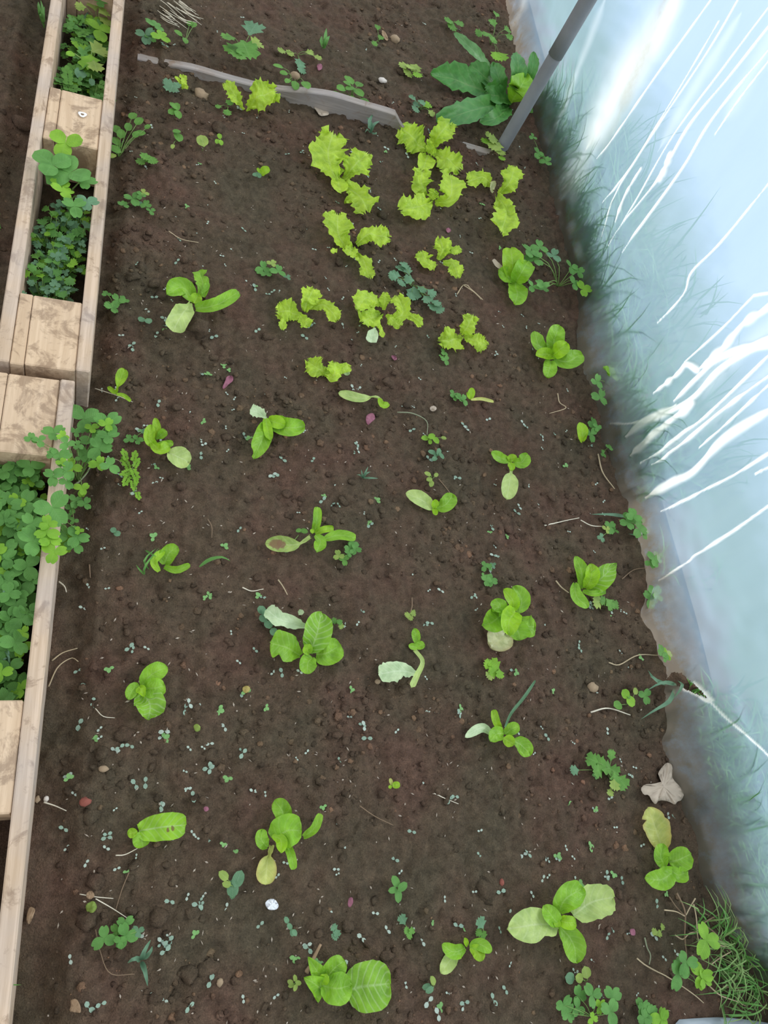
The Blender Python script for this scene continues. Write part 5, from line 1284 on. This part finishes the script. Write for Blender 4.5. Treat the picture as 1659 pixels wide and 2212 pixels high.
# ------------------------------------------------------------------ loose bits: dry leaf, stones, foil, petals
def scrap(outline, crop, label, name, cat_, m, h=.012, seed=0, curl=.5, group=None):
    """a thin crumpled scrap with the given outline, lying on the soil"""
    for _ in range(2 if len(outline) < 8 else 1):
        nxt = outline[1:] + outline[:1]
        outline = [((a[0] * w + b[0] * (1 - w)), (a[1] * w + b[1] * (1 - w))) for a, b in zip(outline, nxt) for w in (.78, .22)]
    px = [cp(crop, *q) for q in outline]
    c = np.mean(px, 0)
    r = np.random.default_rng(seed)
    rings = [0.0, .35, .7, 1.0]
    V, Fc = [], []
    n = len(px)
    p0 = G(*c)
    for k, s in enumerate(rings):
        for (x, y) in px if s else [c]:
            q = G(c[0] + (x - c[0]) * s, c[1] + (y - c[1]) * s, .004 + h * curl * s * r.uniform(.1, 1) + h * .3 * (1 - s))
            V.append(q)
    for i in range(n):
        j = (i + 1) % n
        Fc.append((0, 1 + i, 1 + j))
        for k in range(2):
            a = 1 + k * n
            Fc.append((a + i, a + n + i, a + n + j, a + j))
    V = np.array(V)
    V[:, 2] = np.maximum(V[:, 2], ground(V[:, 0], V[:, 1]) + .001)
    nb = len(V)
    B = V.copy()
    B[:, 2] -= .0006
    Fb = [tuple(reversed([i + nb for i in f])) for f in Fc]
    a = 1 + 2 * n
    side = [(a + i, a + i + nb, a + (i + 1) % n + nb, a + (i + 1) % n) for i in range(n)]
    return tag(link(name, mesh(name, np.vstack([V, B]), Fc + Fb + side, M[m])), label, cat_, group)


CR['W'] = (1360, 1400, 5.528)
scrap([(440, 1365), (500, 1380), (515, 1440), (505, 1530), (530, 1580), (600, 1650), (655, 1740), (620, 1820), (570, 1830), (545, 1875), (470, 1830), (350, 1815), (310, 1870), (270, 1830), (230, 1750), (170, 1755), (130, 1680), (180, 1625), (290, 1620), (400, 1590), (355, 1550), (340, 1490), (390, 1420)], 'W',
      'large beige dry leaf with pointed lobes lying against the film foot', 'dry_leaf', 'leaf', 'dry', .022, 3)
scrap([(450, 1955), (490, 1945), (515, 1990), (520, 2040), (480, 2035), (440, 2030), (455, 1990)], 'D', 'brown leaf scrap in the near corner of the bed', 'leaf_scrap', 'leaf', 'bark', .008, 4)
scrap([(185, 1355), (230, 1370), (210, 1430), (185, 1480), (165, 1440)], 'D', 'brown leaf scrap at the foot of the lower pallet', 'leaf_scrap', 'leaf', 'bark', .008, 5)
scrap([(545, 1345), (600, 1315), (625, 1360), (600, 1400), (555, 1395)], 'D', 'withered olive leaf with a white edge on the dead stalk', 'leaf_scrap', 'leaf', 'weed2', .01, 6)
scrap([(555, 1265), (590, 1255), (610, 1290), (580, 1315), (550, 1300)], 'D', 'curled brown leaf on the dead stalk', 'leaf_scrap', 'leaf', 'bark', .01, 7)
scrap([(405, 680), (440, 690), (500, 705), (510, 735), (450, 745), (430, 715)], 'E', 'pale forked scrap of dry leaf just below the plank', 'leaf_scrap', 'leaf', 'dry', .01, 8)
scrap([(68, 100), (95, 88), (118, 100), (115, 125), (90, 140), (70, 125)], 'K', 'yellow seed leaf lying left of the folded-blade cos', 'leaf_scrap', 'leaf', 'yellow', .006, 10)
scrap([(1235, 200), (1260, 185), (1285, 205), (1280, 235), (1250, 240)], 'D', 'dull yellow fallen leaf near the round cos by the lower pallet', 'leaf_scrap', 'leaf', 'weed2', .005, 11)
scrap([(1150, 1300), (1180, 1290), (1198, 1310), (1180, 1330), (1155, 1325)], 'G', 'pale dry seed leaf above the star sprigs', 'leaf_scrap', 'leaf', 'dry', .005, 12)
scrap([(210, 1450), (240, 1425), (275, 1430), (300, 1470), (285, 1495), (240, 1500), (218, 1480)], 'K', 'crumpled silvery foil scrap on bare soil', 'foil_scrap', 'litter', 'foil', .02, 13)
scrap([(735, 1420), (760, 1415), (765, 1450), (745, 1485), (728, 1470)], 'K', 'purple petal in the lower bed right of the foil scrap', 'petal', 'petal', 'petal', .005, 14, group='pink petals on the soil')
scrap([(1450, 925), (1490, 920), (1495, 955), (1460, 980), (1435, 1010), (1420, 1000), (1440, 960)], 'B', 'pink petal above the bleached-leaf cos', 'petal', 'petal', 'petal', .008, 15, group='pink petals on the soil')
scrap([(745, 1350), (790, 1335), (805, 1375), (775, 1400), (755, 1420), (740, 1390)], 'G', 'pink petal between the flat thin cos and the star sprigs', 'petal', 'petal', 'petal', .008, 16, group='pink petals on the soil')
scrap([(900, 970), (930, 970), (945, 995), (920, 1005)], 'G', 'red petal under the sprawling frilled lettuce', 'petal', 'petal', 'petal', .006, 17, group='pink petals on the soil')
scrap([(1250, 160), (1275, 150), (1290, 175), (1265, 190)], 'G', 'dark pink petal above the small frilled lettuce', 'petal', 'petal', 'petal', .006, 18, group='pink petals on the soil')
scrap([(425, 410), (460, 405), (465, 440), (435, 455)], 'E', 'lilac petal behind the plank', 'petal', 'petal', 'petal', .006, 19, group='pink petals on the soil')
scrap([(1300, 720), (1330, 715), (1340, 740), (1310, 755)], 'D', 'red petal right of the spotted cos', 'petal', 'petal', 'petal', .006, 20, group='pink petals on the soil')
scrap([(905, 1025), (935, 1020), (940, 1060), (915, 1060)], 'M', 'white and purple petal right of the propeller cos', 'petal', 'petal', 'petal', .006, 21, group='pink petals on the soil')
scrap([(1455, 2203), (1510, 2199), (1560, 2197), (1620, 2203), (1690, 2215), (1720, 2290), (1560, 2300), (1440, 2280)], 'P', 'grey plastic flap on the ground below the grass clump', 'plastic_flap', 'sheet', 'flap', .006, 30)
scrap([(845, 190), (865, 200), (890, 255), (870, 262), (840, 215)], 'E', 'brown bark chip in the far soil', 'bark_chip', 'chip', 'bark', .006, 22)
for lab, c, x, y, d, m, i in [('tan pebble standing out near the lower pallet', 'D', 662, 477, 52, 'stone', 1), ('dull red brick fragment near the lower pallet', 'D', 545, 690, 62, 'brickred', 2), ('shiny white pebble at the foot of the lower pallet', 'D', 295, 668, 36, 'white_stone', 3), ('grey pebble next to the shiny white one', 'D', 240, 672, 40, 'stone', 4),
                              ('tan stone by the small frilled lettuce at the plank', 'A', 1285, 612, 78, 'stone', 5), ('small tan stone in the far soil left of the chip', 'E', 925, 258, 60, 'stone', 6), ('reddish stone behind the trailing weed on the plank', 'E', 285, 495, 64, 'stone', 0), ('pale stone in front of the tiny frilled far lettuce', 'E', 845, 520, 46, 'white_stone', 1),
                              ('pinkish pebble below the folded-blade cos', 'I', 935, 1550, 36, 'stone', 2), ('small brown stone in the nearest corner', 'D', 1405, 1840, 46, 'stone', 3), ('pinkish pebble under the propeller cos row', 'M', 208, 770, 32, 'brickred', 4), ('tan stone near the tear in the film', 'J', 700, 1095, 56, 'stone', 5)]:
    p = G(*cp(c, x, y))
    r = .5 * d / CR[c][2] * mpp(p)
    o = link('pebble', mesh('pebble', *lump(400 + i, .75, .10, 2), M[m]))
    o.location = (p[0], p[1], p[2] + r * .3)
    o.scale = (r, r, r)
    tag(o, lab, 'stone', 'stones on the bed')

# ------------------------------------------------------------------ sprouting seedlings all over the bed
seed_me = []
for m in ('seed1', 'seed2', 'seed3', 'seed1'):
    for v in range(2):
        a = flat_leaf(lambda x, u: (.36 * float(blade(np.array(x), .55)), x), .1, 4, 2)
        it = [(a, 0 + .2 * v, 1.0, (0, .08, .25), .15), (a, 2.6 + .5 * v, .92, (0, -.08, .25), .15)]
        if m == 'seed3':
            it.append((a, 1.4, 1.15, (.1, 0, .3), .1))
        g = join_leaves(it)
        t1 = tube([(0, 0, -.25), (.03, 0, .05), (0, 0, .27)], .06, .05, 4, 4)
        V, Fc = cat([(g[0], g[1]), t1])
        seed_me.append(mesh('seedling', V, Fc, M[m]))
n = 0
rs = np.random.default_rng(77)
while n < 290:
    px, py = rs.uniform(90, 1480), rs.uniform(20, 2200)
    p = G(px, py)
    dens = 0.35 + (0.45 if py > 900 else 0.15) + 1.3 * vn(px / 130, py / 130, 71)
    if px > 1000 and py > 1000:
        dens *= .8
    if blocked(p[0], p[1]) or p[0] < .16 or p[0] > 1.24 or rs.random() > dens:
        continue
    for _ in range(1 + (rs.random() < .35)):
        q = p + np.array([rs.normal(0, .006), rs.normal(0, .006), 0]) * (_ > 0)
        q[2] = float(ground(q[0], q[1]))
        o = link('seedling', seed_me[rs.integers(8)])
        s = rs.uniform(.0054, .0096)
        o.location = q
        o.scale = (s, s, s)
        o.rotation_euler = (rs.uniform(-.3, .3), rs.uniform(-.3, .3), rs.uniform(0, 6.28))
        tag(o, 'tiny grey-green two-leaved seedling sprouting from bare soil', 'seedling', 'tiny seedlings scattered over the bed')
        n += 1
# the rest of the sprouts, beyond the first three hundred
sv, sf, sn, n2 = [], [], 0, 0
while n2 < 230:
    px, py = rs.uniform(90, 1480), rs.uniform(20, 2200)
    p = G(px, py)
    if blocked(p[0], p[1]) or p[0] < .16 or p[0] > 1.24 or rs.random() > 0.5 + 1.2 * vn(px / 130, py / 130, 73):
        continue
    me_ = seed_me[rs.integers(2, 4)]
    co = np.array([v.co[:] for v in me_.vertices]) * rs.uniform(.0036, .006)
    a = rs.uniform(0, 6.28)
    sv.append(np.stack([co[:, 0] * math.cos(a) - co[:, 1] * math.sin(a), co[:, 0] * math.sin(a) + co[:, 1] * math.cos(a), co[:, 2]], 1) + p)
    sf += [[i + sn for i in f.vertices] for f in me_.polygons]
    sn += len(co)
    n2 += 1
tag(link('tiny_sprouts', mesh('tiny_sprouts', np.vstack(sv), sf, M['seed2'])), 'faint pale sprouts too small to count between the seedlings', 'sprouts', kind='stuff')
# pale chaff flecks on the soil
V, Fc = [], []
for k in range(900):
    px, py = rs.uniform(40, 1480), rs.uniform(0, 2212)
    p = G(px, py, .0015)
    if blocked(p[0], p[1]) or p[0] > 1.25:
        continue
    a, l, w = rs.uniform(0, 6.28), rs.uniform(.0012, .0042), rs.uniform(.0006, .0015)
    d, e = np.array([math.cos(a), math.sin(a), rs.uniform(-.2, .3)]) * l, np.array([-math.sin(a), math.cos(a), rs.uniform(-.2, .4)]) * w
    n0 = len(V)
    V += [p - d, p + e, p + d, p - e, p + [0, 0, .0012]]
    Fc += [(n0, n0 + 1, n0 + 4), (n0 + 1, n0 + 2, n0 + 4), (n0 + 2, n0 + 3, n0 + 4), (n0 + 3, n0, n0 + 4)]
tag(link('chaff', mesh('chaff', V, Fc, M['flake'], smooth=False), soil), kind='stuff')
